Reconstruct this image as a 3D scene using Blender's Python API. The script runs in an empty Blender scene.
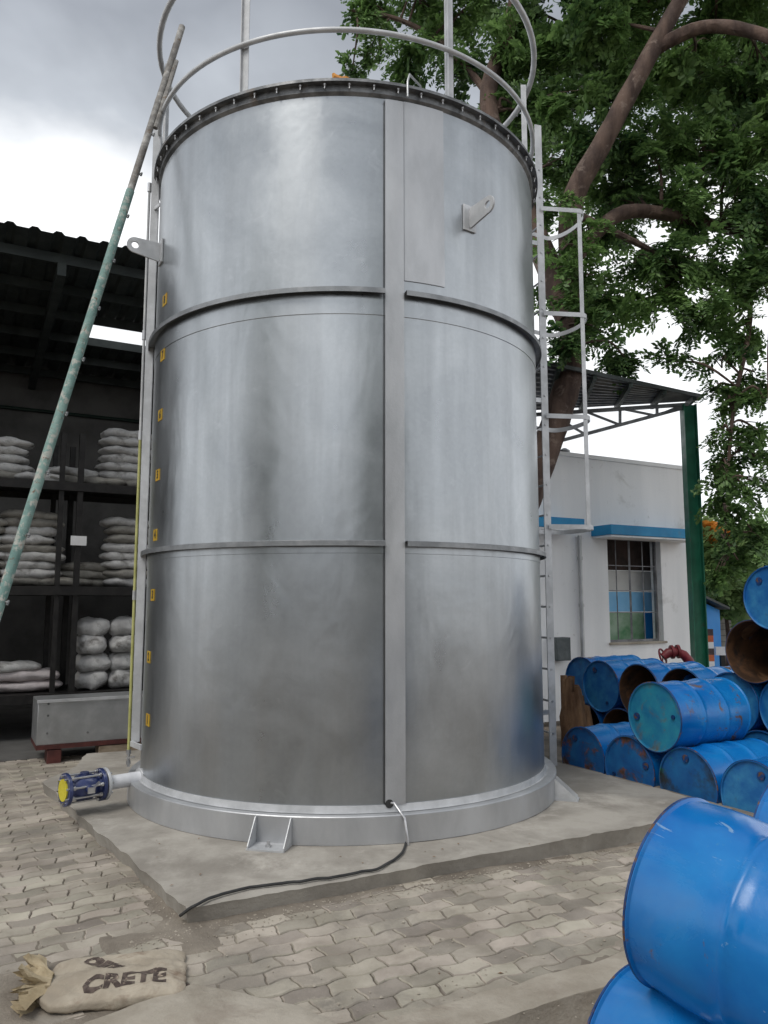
import bpy, bmesh, math, random
import numpy as np
from mathutils import Vector, Matrix, noise as mnoise
R = math.radians
rnd = random.Random(7)
scene = bpy.context.scene
COL = scene.collection

# ------------------------------------------------------------------ camera
H = 1.65; F = 780.0; PITCH = R(6.7)
cam = bpy.data.objects.new('camera', bpy.data.cameras.new('camera')); COL.objects.link(cam)
cam.location = (0, 0, H); cam.rotation_euler = (R(90) + PITCH, 0, 0)
cam.data.sensor_fit = 'VERTICAL'; cam.data.sensor_height = 24.0; cam.data.lens = 24.0 * F / 1024
cam.data.clip_end = 2000; cam.data.clip_start = 0.05
scene.camera = cam

# ------------------------------------------------------------------ world
SUN_EL, SUN_AZ = R(55), R(215)
w = bpy.data.worlds.new("World"); scene.world = w; w.use_nodes = True
nt = w.node_tree; N = nt.nodes; L = nt.links; N.clear()
out = N.new('ShaderNodeOutputWorld'); bg = N.new('ShaderNodeBackground'); bg.inputs[1].default_value = 0.1
sky = N.new('ShaderNodeTexSky'); sky.sky_type = 'NISHITA'; sky.sun_disc = False
sky.sun_elevation = SUN_EL; sky.sun_rotation = SUN_AZ
tc = N.new('ShaderNodeTexCoord'); sep = N.new('ShaderNodeSeparateXYZ'); L.new(tc.outputs['Generated'], sep.inputs[0])
def math_node(nodes, links, op, a, b=None, clamp=False):
    m = nodes.new('ShaderNodeMath'); m.operation = op; m.use_clamp = clamp
    for i, v in enumerate((a, b)):
        if v is None: continue
        if isinstance(v, (int, float)): m.inputs[i].default_value = v
        else: links.new(v, m.inputs[i])
    return m.outputs[0]
zz = math_node(N, L, 'MAXIMUM', sep.outputs[2], 0.0)
zp = math_node(N, L, 'ADD', zz, 0.25)
cx = math_node(N, L, 'DIVIDE', sep.outputs[0], zp); cy = math_node(N, L, 'DIVIDE', sep.outputs[1], zp)
cmb = N.new('ShaderNodeCombineXYZ'); L.new(cx, cmb.inputs[0]); L.new(cy, cmb.inputs[1])
n1 = N.new('ShaderNodeTexNoise'); n1.inputs['Scale'].default_value = 2.1; n1.inputs['Detail'].default_value = 5; n1.inputs['Roughness'].default_value = 0.5
n1.inputs['Distortion'].default_value = 0.3
L.new(cmb.outputs[0], n1.inputs['Vector'])
ele = N.new('ShaderNodeValToRGB'); cr = ele.color_ramp        # brightness of the cloud deck by elevation (sin)
cr.elements[0].position = 0.0; cr.elements[0].color = (.95, .97, 1, 1)
cr.elements[1].position = 1.0; cr.elements[1].color = (.52, .55, .59, 1)
for pos, c in ((.43, (.98, .99, 1, 1)), (.53, (.46, .49, .53, 1)), (.63, (.29, .31, .345, 1)), (.78, (.42, .45, .49, 1))):
    e = cr.elements.new(pos); e.color = c
# push the deck's height about with the noise so the break is ragged
nv = math_node(N, L, 'MULTIPLY', math_node(N, L, 'SUBTRACT', n1.outputs['Fac'], 0.5), 0.34)
L.new(math_node(N, L, 'SUBTRACT', zz, nv), ele.inputs[0])
n2 = N.new('ShaderNodeTexNoise'); n2.inputs['Scale'].default_value = 3.0; n2.inputs['Detail'].default_value = 6
L.new(cmb.outputs[0], n2.inputs['Vector'])
mod = N.new('ShaderNodeMapRange'); mod.inputs[1].default_value = .3; mod.inputs[2].default_value = .7
mod.inputs[3].default_value = 7.6; mod.inputs[4].default_value = 10.8
L.new(n2.outputs['Fac'], mod.inputs[0])
sc_ = N.new('ShaderNodeVectorMath'); sc_.operation = 'SCALE'
L.new(ele.outputs[0], sc_.inputs[0]); L.new(mod.outputs[0], sc_.inputs['Scale'])
mx = N.new('ShaderNodeMix'); mx.data_type = 'RGBA'; mx.inputs[0].default_value = 0.94
L.new(sky.outputs[0], mx.inputs[6]); L.new(sc_.outputs[0], mx.inputs[7])
L.new(mx.outputs[2], bg.inputs[0]); L.new(bg.outputs[0], out.inputs[0])

sl = bpy.data.lights.new('sun', 'SUN'); sl.energy = 1.3; sl.angle = R(28); sl.color = (1, .96, .9)
so = bpy.data.objects.new('sun', sl); COL.objects.link(so)
# the sun stands behind the photographer's left shoulder, veiled by cloud
sd = Vector((math.sin(SUN_AZ) * math.cos(SUN_EL), math.cos(SUN_AZ) * math.cos(SUN_EL), math.sin(SUN_EL)))
so.rotation_euler = sd.to_track_quat('Z', 'Y').to_euler()
vs = scene.view_settings
vs.view_transform = 'Standard'; vs.look = 'None'; vs.exposure = 0.48; vs.gamma = 1; vs.use_curve_mapping = False

# ------------------------------------------------------------------ projection helpers (where things stand)
cP, sP = math.cos(PITCH), math.sin(PITCH)
def ray(px, py):
    a = (px - 384) / F; b = (512 - py) / F
    return Vector((a, cP - b * sP, sP + b * cP))
def at(px, py, Y):
    r = ray(px, py); return Vector((0, 0, H)) + r * (Y / r.y)
def gp(px, py, z=0.0):
    r = ray(px, py); return Vector((0, 0, H)) + r * ((z - H) / r.z)
U = Vector((math.cos(R(28.5)), math.sin(R(28.5)), 0)); V = Vector((-U.y, U.x, 0)); Z = Vector((0, 0, 1))
ANG = R(28.5)
def W(u, v, z=0.0): return U * u + V * v + Vector((0, 0, z))
def uv(p): return p.dot(U), p.dot(V)

# ------------------------------------------------------------------ materials
def newmat(name):
    m = bpy.data.materials.new(name); m.use_nodes = True
    return m, m.node_tree.nodes, m.node_tree.links, m.node_tree.nodes['Principled BSDF']
def noise_node(n, l, coord, scale, detail=5, rough=.55, dist=0, stretch=(1, 1, 1)):
    mp = n.new('ShaderNodeMapping'); mp.inputs['Scale'].default_value = stretch; l.new(coord, mp.inputs[0])
    t = n.new('ShaderNodeTexNoise'); t.inputs['Scale'].default_value = scale; t.inputs['Detail'].default_value = detail
    t.inputs['Roughness'].default_value = rough; t.inputs['Distortion'].default_value = dist
    l.new(mp.outputs[0], t.inputs['Vector']); return t.outputs['Fac']
def remap(n, l, fac, a, b, lo=0., hi=1.):
    r = n.new('ShaderNodeMapRange'); r.inputs[1].default_value = a; r.inputs[2].default_value = b
    r.inputs[3].default_value = lo; r.inputs[4].default_value = hi; l.new(fac, r.inputs[0]); return r.outputs[0]
def mixc(n, l, fac, a, b):
    m = n.new('ShaderNodeMix'); m.data_type = 'RGBA'
    if isinstance(fac, (int, float)): m.inputs[0].default_value = fac
    else: l.new(fac, m.inputs[0])
    for i, v in ((6, a), (7, b)):
        if isinstance(v, (tuple, list)): m.inputs[i].default_value = (*v[:3], 1)
        else: l.new(v, m.inputs[i])
    return m.outputs[2]
def surf(name, c1, c2, scale=6, rough=.7, metal=0., bump=.2, bscale=60, wear=None, wscale=4, wamt=(.6, .7),
         wear2=None, w2scale=3, w2amt=(.62, .7), stretch=(1, 1, 1), rvar=.15, island=0., coat=0., rlo=.4, rhi=.62, wrough=None):
    m, n, l, b = newmat(name)
    co = n.new('ShaderNodeTexCoord').outputs['Object']
    f = noise_node(n, l, co, scale, 6, .6, .2, stretch)
    col = mixc(n, l, remap(n, l, f, rlo, rhi), c1, c2)
    rr = remap(n, l, noise_node(n, l, co, scale * 2.3, 4, .6, 0, stretch), .35, .65, rough - rvar / 2, rough + rvar / 2)
    if island:
        g = n.new('ShaderNodeNewGeometry').outputs['Random Per Island']
        hsv = n.new('ShaderNodeHueSaturation'); l.new(col, hsv.inputs['Color'])
        l.new(remap(n, l, g, 0, 1, 1 - island, 1 + island), hsv.inputs['Value'])
        g2 = math_node(n, l, 'FRACT', math_node(n, l, 'MULTIPLY', g, 7.31))
        l.new(remap(n, l, g2, 0, 1, .5 - island * .06, .5 + island * .06), hsv.inputs['Hue']); col = hsv.outputs[0]
    mtl = None
    if wear:
        f2 = remap(n, l, noise_node(n, l, co, wscale, 8, .65, .4), wamt[0], wamt[1])
        col = mixc(n, l, f2, col, wear)
        if metal or wrough:
            l.new(math_node(n, l, 'MULTIPLY', math_node(n, l, 'SUBTRACT', 1.0, f2), metal), b.inputs['Metallic']); mtl = 1
        if wrough:
            mm = n.new('ShaderNodeMix'); l.new(f2, mm.inputs[0]); l.new(rr, mm.inputs[2]); mm.inputs[3].default_value = wrough; rr = mm.outputs[0]
    if wear2:
        f3 = remap(n, l, noise_node(n, l, co, w2scale, 8, .7, .3), w2amt[0], w2amt[1]); col = mixc(n, l, f3, col, wear2)
    l.new(col, b.inputs['Base Color']); l.new(rr, b.inputs['Roughness'])
    if not mtl: b.inputs['Metallic'].default_value = metal
    if 'drum_paint' in name: b.inputs['Specular IOR Level'].default_value = .42
    if coat: b.inputs['Coat Weight'].default_value = coat; b.inputs['Coat Roughness'].default_value = .12
    if bump:
        bn = n.new('ShaderNodeBump'); bn.inputs['Strength'].default_value = bump; bn.inputs['Distance'].default_value = .01
        l.new(noise_node(n, l, co, bscale, 6, .6), bn.inputs['Height']); l.new(bn.outputs[0], b.inputs['Normal'])
    return m
M = {}
def tank_metal():
    m, n, l, b = newmat('galvanised_sheet')
    co = n.new('ShaderNodeTexCoord').outputs['Object']
    big = noise_node(n, l, co, 1.3, 5, .6, .5)
    streak = noise_node(n, l, co, 5, 6, .6, .1, (1, 1, .06))
    fine = noise_node(n, l, co, 45, 3, .6)
    blot = noise_node(n, l, co, 3.2, 8, .7, 1.2)
    col = mixc(n, l, remap(n, l, big, .35, .65), (.34, .362, .382), (.46, .485, .505))
    col = mixc(n, l, remap(n, l, streak, .38, .68, 0, .45), col, (.27, .285, .30))
    col = mixc(n, l, remap(n, l, blot, .60, .68, 0, .25), col, (.54, .56, .58))
    col = mixc(n, l, remap(n, l, fine, .4, .6, 0, .12), col, (.33, .35, .37))
    v = n.new('ShaderNodeTexVoronoi'); v.inputs['Scale'].default_value = 38; l.new(co, v.inputs['Vector'])
    spc = n.new('ShaderNodeSeparateColor'); l.new(v.outputs['Color'], spc.inputs[0])
    col = mixc(n, l, remap(n, l, spc.outputs[0], 0, 1, 0, .07), col, (.58, .605, .63))
    scr = noise_node(n, l, co, 16, 6, .7, .8, (1, 1, 1.5))
    col = mixc(n, l, remap(n, l, scr, .71, .75, 0, .22), col, (.60, .62, .64))
    l.new(col, b.inputs['Base Color']); b.inputs['Metallic'].default_value = .92
    r1 = remap(n, l, big, .35, .65, .29, .36); r2 = remap(n, l, spc.outputs[1], 0, 1, -.006, .010)
    r3 = remap(n, l, streak, .4, .65, -.02, .05)
    l.new(math_node(n, l, 'ADD', math_node(n, l, 'ADD', r1, r2), r3), b.inputs['Roughness'])
    bn = n.new('ShaderNodeBump'); bn.inputs['Strength'].default_value = .28; bn.inputs['Distance'].default_value = .03
    l.new(noise_node(n, l, co, 2.2, 3, .5, .6, (1, 1, .5)), bn.inputs['Height'])
    l.new(bn.outputs[0], b.inputs['Normal'])
    return m
M['tank'] = tank_metal(); M['tank_trim'] = surf('galvanised_trim', (.42, .43, .445), (.52, .53, .545), 2.5, .42, .6, .1, 50, stretch=(1, 1, .4))
M['galv'] = surf('galvanised_steel', (.40, .41, .42), (.50, .51, .52), 4, .45, .85, .1, 50)
M['ring_steel'] = surf('ring_steel', (.22, .23, .24), (.32, .33, .34), 5, .5, .8, .12, 50)
M['galv_dark'] = surf('weathered_galvanised_steel', (.13, .135, .14), (.26, .265, .27), 8, .5, .8, .15, 50, wear=(.16, .12, .09), wscale=6, wamt=(.6, .75))
M['galv_paint'] = surf('pale_zinc_coating', (.46, .47, .48), (.58, .59, .605), 6, .5, .35, .1, 50)
M['white_paint'] = surf('white_paint', (.62, .63, .66), (.74, .75, .78), 5, .45, 0, .05, 40)
M['wall_white'] = surf('white_render_wall', (.80, .81, .82), (.88, .885, .89), 1.2, .85, 0, .25, 30, wear=(.58, .58, .57), wscale=1.8, wamt=(.58, .72), stretch=(1.6, 1.6, .22), wear2=(.62, .62, .61), w2scale=7, w2amt=(.64, .7))
M['concrete'] = surf('concrete_pad', (.25, .23, .20), (.37, .345, .305), 2.2, .85, 0, .45, 40, wear=(.20, .18, .155), wscale=1.3, wamt=(.52, .72), wear2=(.44, .41, .365), w2scale=2.0, w2amt=(.55, .7))
M['kerb'] = surf('kerb_concrete', (.29, .255, .205), (.41, .37, .31), 3, .85, 0, .6, 40, wear=(.24, .2, .16), wscale=2.5, wamt=(.55, .7))
M['paver'] = surf('paver_concrete', (.265, .235, .192), (.385, .345, .29), 3, .85, 0, .5, 90, wear=(.20, .18, .155), wscale=1.1, wamt=(.53, .66), wear2=(.46, .41, .34), w2scale=2, w2amt=(.6, .72), island=.27)
M['dirt'] = surf('dry_dust', (.165, .14, .112), (.28, .245, .20), 2.5, .95, 0, .8, 70, wear=(.17, .145, .12), wscale=3, wamt=(.58, .7))
M['soil'] = surf('soil', (.16, .13, .10), (.28, .23, .18), 1.5, .95, 0, .8, 20)
M['yard'] = surf('yard_concrete', (.36, .34, .31), (.5, .48, .45), .8, .9, 0, .3, 20)
M['black'] = surf('black_rubber', (.015, .015, .016), (.03, .03, .03), 10, .6, 0, .1)
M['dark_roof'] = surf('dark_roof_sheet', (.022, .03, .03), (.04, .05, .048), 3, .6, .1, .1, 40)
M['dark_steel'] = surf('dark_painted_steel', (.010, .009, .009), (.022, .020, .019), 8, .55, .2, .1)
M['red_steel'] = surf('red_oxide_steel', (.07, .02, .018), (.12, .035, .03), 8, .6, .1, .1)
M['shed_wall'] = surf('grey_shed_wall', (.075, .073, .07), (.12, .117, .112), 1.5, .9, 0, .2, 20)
M['sack'] = surf('woven_sack', (.42, .415, .41), (.60, .595, .58), 5, .8, 0, .5, 60, wear=(.13, .12, .11), wscale=4, wamt=(.55, .7))
M['sack_dusty'] = surf('dusty_sack', (.22, .21, .19), (.33, .315, .28), 5, .85, 0, .5, 60, wear=(.09, .08, .07), wscale=4, wamt=(.55, .7))
M['sack_pink'] = surf('pinkish_sack', (.46, .41, .41), (.58, .53, .53), 5, .8, 0, .5, 60)
M['paper'] = surf('paper', (.7, .7, .7), (.8, .8, .8), 5, .8, 0, 0)
M['green_paint'] = surf('green_paint', (.003, .075, .042), (.010, .115, .065), 4, .45, 0, .1, 30, wear=(.03, .06, .04), wscale=6, wamt=(.6, .7))
M['green_dark'] = surf('dark_green_paint', (.004, .016, .011), (.008, .026, .018), 4, .5, 0, .1, 30)
M['rib_grey'] = surf('corrugated_roof_sheet', (.09, .095, .1), (.17, .175, .18), 3, .45, .6, .1, 30)
M['blue_paint'] = surf('blue_paint', (.01, .22, .46), (.015, .27, .53), 3, .6, 0, .1, 30, wear=(.1, .2, .3), wscale=3, wamt=(.62, .75))
M['blue_light'] = surf('light_blue_reflection', (.2, .5, .8), (.26, .56, .85), 3, .6, 0, 0)
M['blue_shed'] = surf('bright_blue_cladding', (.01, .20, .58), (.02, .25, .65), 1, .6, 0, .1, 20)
M['green_reflection'] = surf('green_reflection', (.10, .26, .12), (.36, .48, .36), 2.2, .7, 0, 0)  # window panel tones: glass reflections put into the colour
M['refl_dark'] = surf('dark_reflection', (.02, .013, .01), (.05, .03, .024), 3, .9, 0, 0)
M['refl_white'] = surf('white_reflection', (.5, .5, .49), (.6, .6, .58), 3, .9, 0, 0)
M['grille'] = surf('grille_steel', (.14, .14, .15), (.25, .25, .26), 8, .5, .3, 0)
M['bark'] = surf('bark', (.05, .032, .026), (.12, .08, .062), 5, .95, 0, 1., 22, stretch=(1, 1, .3), wear=(.22, .17, .14), wscale=5, wamt=(.55, .7))
M['bark_dry'] = surf('dry_bark', (.14, .075, .04), (.30, .18, .10), 7, .95, 0, 1., 25, stretch=(1, 1, .25))
M['pole'] = surf('peeling_green_pole', (.12, .22, .20), (.20, .31, .28), 9, .7, 0, .6, 40, wear=(.40, .40, .36), wscale=16, wamt=(.52, .60), wear2=(.16, .08, .05), w2scale=22, w2amt=(.58, .66))
M['pole_grey'] = surf('grey_weathered_pole', (.15, .14, .13), (.30, .29, .27), 9, .7, 0, .6, 40, wear=(.45, .44, .42), wscale=9, wamt=(.55, .64), wear2=(.14, .09, .05), w2scale=12, w2amt=(.56, .66))
M['tube'] = surf('yellowed_clear_tube', (.36, .36, .12), (.5, .5, .2), 5, .3, 0, 0)
M['tube_clear'] = surf('cloudy_clear_tube', (.42, .43, .44), (.55, .56, .56), 5, .25, 0, 0)
M['sticker'] = surf('yellow_sticker', (.42, .27, .02), (.52, .34, .03), 5, .5, 0, 0, wear=(.55, .16, .02), wscale=20, wamt=(.55, .7))
M['ink'] = surf('black_ink', (.02, .02, .02), (.04, .035, .03), 10, .7, 0, 0)
M['bag_ink'] = surf('faded_bag_ink', (.05, .035, .03), (.12, .09, .075), 30, .9, 0, 0, wear=(.42, .34, .26), wscale=40, wamt=(.58, .68))
M['bag'] = surf('dusty_paper_bag', (.31, .265, .205), (.44, .385, .305), 5, .9, 0, .5, 45, wear=(.21, .155, .11), wscale=5, wamt=(.55, .70))
M['bag_inner'] = surf('torn_bag_lining', (.30, .235, .14), (.50, .41, .27), 9, .9, 0, .8, 40)
M['hole'] = surf('dark_wet_soil', (.03, .024, .02), (.07, .055, .045), 8, .95, 0, .6)
M['valve_blue'] = surf('dark_blue_enamel', (.012, .022, .085), (.02, .035, .13), 6, .35, 0, .1, 40, coat=.5)
M['valve_yellow'] = surf('yellow_cap', (.5, .42, .02), (.6, .52, .03), 6, .5, 0, 0)
M['steel'] = surf('bright_steel', (.45, .45, .46), (.6, .6, .6), 8, .35, .9, .05)
M['valve_red'] = surf('dark_red_paint', (.11, .008, .012), (.17, .012, .018), 8, .5, 0, .1)
M['orange'] = surf('orange_plastic', (.5, .2, .02), (.6, .28, .04), 8, .6, 0, 0)
M['wood'] = surf('old_timber', (.22, .17, .12), (.34, .28, .21), 5, .9, 0, .5, 30, stretch=(1, 1, 4))
M['skylight'] = surf('white_sheet', (.7, .72, .7), (.8, .8, .8), 8, .6, 0, 0)
M['band_orange'] = surf('orange_band', (.5, .11, .04), (.6, .16, .06), 8, .6, 0, 0)
M['band_dark'] = surf('dark_band', (.05, .03, .03), (.08, .05, .05), 8, .6, 0, 0)
M['beige'] = surf('beige_wall', (.42, .36, .28), (.5, .44, .35), 2, .9, 0, .1)
M['blockwall'] = surf('grey_block_wall', (.2, .19, .175), (.32, .3, .27), 3, .9, 0, .3, 20)
M['joint'] = surf('mortar_joint', (.12, .11, .10), (.16, .15, .14), 3, .9, 0, 0)
M['yellow'] = surf('yellow_paint', (.6, .45, .05), (.7, .55, .08), 8, .6, 0, 0)
M['box_grey'] = surf('grey_box_paint', (.06, .075, .08), (.1, .115, .12), 8, .6, 0, 0)
BL = ((.002, .125, .42), (.004, .165, .50))
def drum_paint(name, worn):
    return surf(name, BL[0], (.010, .20, .52), 1.6, .25, 0, .08, 25, wear=(.13, .065, .03), wscale=5, wamt=(.66, .69) if not worn else (.60, .66),
                wear2=(.03, .19, .44), w2scale=9, w2amt=(.66, .70) if not worn else (.60, .66), coat=.05 if not worn else .0, rvar=.12)
M['drum'] = drum_paint('glossy_blue_drum_paint', False)
def scuffed():
    m = drum_paint('scuffed_blue_drum_paint', False); n, l = m.node_tree.nodes, m.node_tree.links; b = n['Principled BSDF']
    co = n.new('ShaderNodeTexCoord').outputs['Object']; old = b.inputs['Base Color'].links[0].from_socket
    f1 = remap(n, l, noise_node(n, l, co, 9, 6, .7, 1.5, (.25, 1, 1)), .655, .675, 0, .55)
    f2 = remap(n, l, noise_node(n, l, co, 14, 7, .75, 2.0, (1, .3, .3)), .66, .68, 0, .5)
    f3 = remap(n, l, noise_node(n, l, co, 2.2, 7, .7, .6), .50, .68, 0, .16)
    col = mixc(n, l, f3, old, (.17, .24, .31)); col = mixc(n, l, f1, col, (.28, .42, .55)); col = mixc(n, l, f2, col, (.10, .08, .07))
    l.new(col, b.inputs['Base Color'])
    rs2 = remap(n, l, noise_node(n, l, co, 2.2, 7, .7, .6), .42, .66, .20, .38); l.new(rs2, b.inputs['Roughness']); return m
M['drum_fore'] = scuffed()
M['drum_worn'] = drum_paint('worn_blue_drum_paint', True)
M['drum_rim'] = surf('dark_blue_rim', (.003, .03, .12), (.006, .055, .2), 8, .4, 0, .05, wear=(.12, .06, .03), wscale=12, wamt=(.55, .62))
M['drum_rust'] = surf('rusty_drum_inside', (.05, .026, .014), (.17, .08, .035), 3.5, .75, .2, .3, 20, wear=(.02, .015, .012), wscale=3, wamt=(.5, .65))
M['drum_bare'] = surf('rusty_drum_shell', (.10, .05, .025), (.24, .13, .06), 4, .7, .2, .2, 20, wear=(.03, .05, .1), wscale=4, wamt=(.55, .65))
M['lid_blue'] = surf('faded_blue_lid', (.006, .11, .34), (.03, .2, .42), 6, .5, 0, .1, 30, wear=(.03, .06, .10), wscale=2.5, wamt=(.56, .68), wear2=(.10, .07, .05), w2scale=6, w2amt=(.64, .7))
M['lid_teal'] = surf('teal_worn_lid', (.008, .15, .30), (.02, .23, .34), 5, .5, 0, .1, 30, wear=(.12, .11, .09), wscale=4, wamt=(.55, .68), wear2=(.10, .085, .07), w2scale=3, w2amt=(.56, .64))
M['lid_rust'] = surf('rust_stained_lid', (.005, .08, .27), (.01, .13, .35), 5, .5, 0, .1, 30, wear=(.26, .075, .025), wscale=3.6, wamt=(.55, .60), wear2=(.05, .04, .035), w2scale=3.5, w2amt=(.50, .62))
M['lid_green'] = surf('green_stained_lid', (.004, .08, .26), (.008, .12, .32), 5, .5, 0, .1, 30, wear=(.015, .20, .08), wscale=3.2, wamt=(.56, .63), wear2=(.02, .025, .03), w2scale=2.2, w2amt=(.48, .62))
def leafmat(name, c1, c2, trans=.3):
    m, n, l, b = newmat(name)
    g = n.new('ShaderNodeNewGeometry').outputs['Random Per Island']
    co = n.new('ShaderNodeTexCoord').outputs['Object']
    f = noise_node(n, l, co, .9, 3, .5)
    mixf = math_node(n, l, 'ADD', math_node(n, l, 'MULTIPLY', g, .6), remap(n, l, f, .35, .65, -.1, .5), True)
    col = mixc(n, l, mixf, c1, c2)
    l.new(col, b.inputs['Base Color']); b.inputs['Roughness'].default_value = .5
    b.inputs['Specular IOR Level'].default_value = .35
    tr = n.new('ShaderNodeBsdfTranslucent'); hs = n.new('ShaderNodeHueSaturation'); hs.inputs['Value'].default_value = 1.6
    l.new(col, hs.inputs['Color']); l.new(hs.outputs[0], tr.inputs[0])
    ms = n.new('ShaderNodeMixShader'); ms.inputs[0].default_value = trans
    l.new(b.outputs[0], ms.inputs[1]); l.new(tr.outputs[0], ms.inputs[2])
    l.new(ms.outputs[0], n['Material Output'].inputs[0]); return m
M['leaf'] = leafmat('tree_leaf', (.022, .06, .022), (.18, .30, .09), .33)
M['leaf_far'] = leafmat('far_tree_leaf', (.12, .21, .08), (.25, .36, .14))
M['leaf_pale'] = leafmat('pale_tree_leaf', (.10, .17, .06), (.22, .31, .12))
M['flower'] = leafmat('orange_blossom', (.45, .14, .02), (.6, .25, .04))

# ------------------------------------------------------------------ object helpers
class MB:
    def __init__(s): s.v = []; s.f = []
    def add(s, vs, fs):
        o = len(s.v); s.v += [Vector(v) for v in vs]; s.f += [tuple(i + o for i in f) for f in fs]; return s
    def box(s, c, size, rz=0.0, mat=None):
        hx, hy, hz = size[0] / 2, size[1] / 2, size[2] / 2
        m = Matrix.Translation(Vector(c)) @ (mat if mat else Matrix.Rotation(rz, 4, 'Z'))
        vs = [m @ Vector((x * hx, y * hy, z * hz)) for z in (-1, 1) for y in (-1, 1) for x in (-1, 1)]
        return s.add(vs, [(0, 2, 3, 1), (4, 5, 7, 6), (0, 1, 5, 4), (2, 6, 7, 3), (0, 4, 6, 2), (1, 3, 7, 5)])
    def bar(s, a, b, w, h, side=None):            # rectangular bar from a to b
        a, b = Vector(a), Vector(b); d = (b - a); ln = d.length; d.normalize()
        sd = Vector(side) if side else (Z.cross(d) if abs(d.z) < .95 else Vector((1, 0, 0)))
        sd = (sd - d * sd.dot(d)).normalized(); up = d.cross(sd)
        vs = [p + sd * (x * w / 2) + up * (y * h / 2) for p in (a, b) for x, y in ((-1, -1), (1, -1), (1, 1), (-1, 1))]
        return s.add(vs, [(0, 3, 2, 1), (4, 5, 6, 7), (0, 1, 5, 4), (1, 2, 6, 5), (2, 3, 7, 6), (3, 0, 4, 7)])
    def tube(s, pts, rad, seg=10, closed=False, caps=True, jit=0):
        pts = [Vector(p) for p in pts]; n = len(pts)
        rad = rad if isinstance(rad, (list, tuple)) else [rad] * n
        ref = None; vs = []
        for i, p in enumerate(pts):
            if closed: t = (pts[(i + 1) % n] - pts[i - 1])
            else: t = pts[min(i + 1, n - 1)] - pts[max(i - 1, 0)]
            t.normalize()
            if ref is None: ref = t.orthogonal().normalized() if abs(t.z) < .99 else Vector((1, 0, 0))
            ref = (ref - t * ref.dot(t)).normalized(); b = t.cross(ref)
            for k in range(seg):
                a = 2 * math.pi * k / seg; rr = rad[i] * (1 + (rnd.uniform(-jit, jit) if jit else 0))
                vs.append(p + (ref * math.cos(a) + b * math.sin(a)) * rr)
        fs = []
        for i in range(n if closed else n - 1):
            j = (i + 1) % n
            for k in range(seg):
                k2 = (k + 1) % seg; fs.append((i * seg + k, i * seg + k2, j * seg + k2, j * seg + k))
        if not closed and caps:
            fs.append(tuple(range(seg - 1, -1, -1))); fs.append(tuple((n - 1) * seg + k for k in range(seg)))
        return s.add(vs, fs)
    def lathe(s, prof, axis_m, seg=48, a0=0, a1=2 * math.pi):      # prof: (r, t) with t along local X of axis_m... revolve about local X
        full = abs(a1 - a0 - 2 * math.pi) < 1e-6; ns = seg if full else seg + 1
        vs = []
        for r, t in prof:
            for k in range(ns):
                a = a0 + (a1 - a0) * k / seg; vs.append(axis_m @ Vector((t, r * math.cos(a), r * math.sin(a))))
        fs = []
        for i in range(len(prof) - 1):
            for k in range(seg):
                k2 = (k + 1) % ns if full else k + 1
                fs.append((i * ns + k, i * ns + k2, (i + 1) * ns + k2, (i + 1) * ns + k))
        return s.add(vs, fs)
    def prism(s, poly, ext):                       # poly 3-D points (planar), extruded by vector ext
        n = len(poly); ext = Vector(ext); vs = [Vector(p) for p in poly] + [Vector(p) + ext for p in poly]
        fs = [tuple(range(n - 1, -1, -1)), tuple(range(n, 2 * n))] + [(i, (i + 1) % n, (i + 1) % n + n, i + n) for i in range(n)]
        return s.add(vs, fs)
    def build(s, name, mat, parent=None, origin=None, bevel=0, smooth=True, fix=True):
        off = Vector(origin) if origin is not None else (Vector(parent['_o']) if parent is not None and '_o' in parent else Vector((0, 0, 0)))
        me = bpy.data.meshes.new(name); me.from_pydata([v - off for v in s.v], [], s.f)
        if fix:
            bm = bmesh.new(); bm.from_mesh(me); bmesh.ops.recalc_face_normals(bm, faces=bm.faces); bm.to_mesh(me); bm.free()
        o = bpy.data.objects.new(name, me); COL.objects.link(o)
        if isinstance(mat, (list, tuple)):
            for m_ in mat: me.materials.append(m_)
        else: me.materials.append(mat)
        if smooth:
            me.polygons.foreach_set('use_smooth', [True] * len(me.polygons)); me.set_sharp_from_angle(angle=R(38))
        if parent is not None: o.parent = parent; o['_o'] = list(off)
        elif origin is not None: o.location = off
        if bevel:
            b = o.modifiers.new('bevel', 'BEVEL'); b.width = bevel; b.segments = 2; b.limit_method = 'ANGLE'; b.harden_normals = False
        me.update(); return o
def tag(o, label, cat, group=None):
    o['label'] = label; o['category'] = cat
    if group: o['group'] = group
    return o
def thing(name, label, cat, loc=(0, 0, 0), group=None):
    o = bpy.data.objects.new(name, None); COL.objects.link(o); o.location = loc; o.empty_display_size = .1
    o['_o'] = list(loc); return tag(o, label, cat, group)
def struct(o): o['kind'] = 'structure'; return o
def T(p): return Matrix.Translation(Vector(p))
def xaxis(d, org, up=Z):
    d = Vector(d).normalized(); y = (up.cross(d)).normalized() if abs(d.dot(up)) < .99 else Vector((0, 1, 0)); z = d.cross(y)
    m = Matrix((d, y, z)).transposed().to_4x4(); return T(org) @ m
def copy_tree(o, parent=None):
    c = o.copy(); COL.objects.link(c); c.parent = parent
    for ch in list(o.children): copy_tree(ch, c)
    return c
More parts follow.
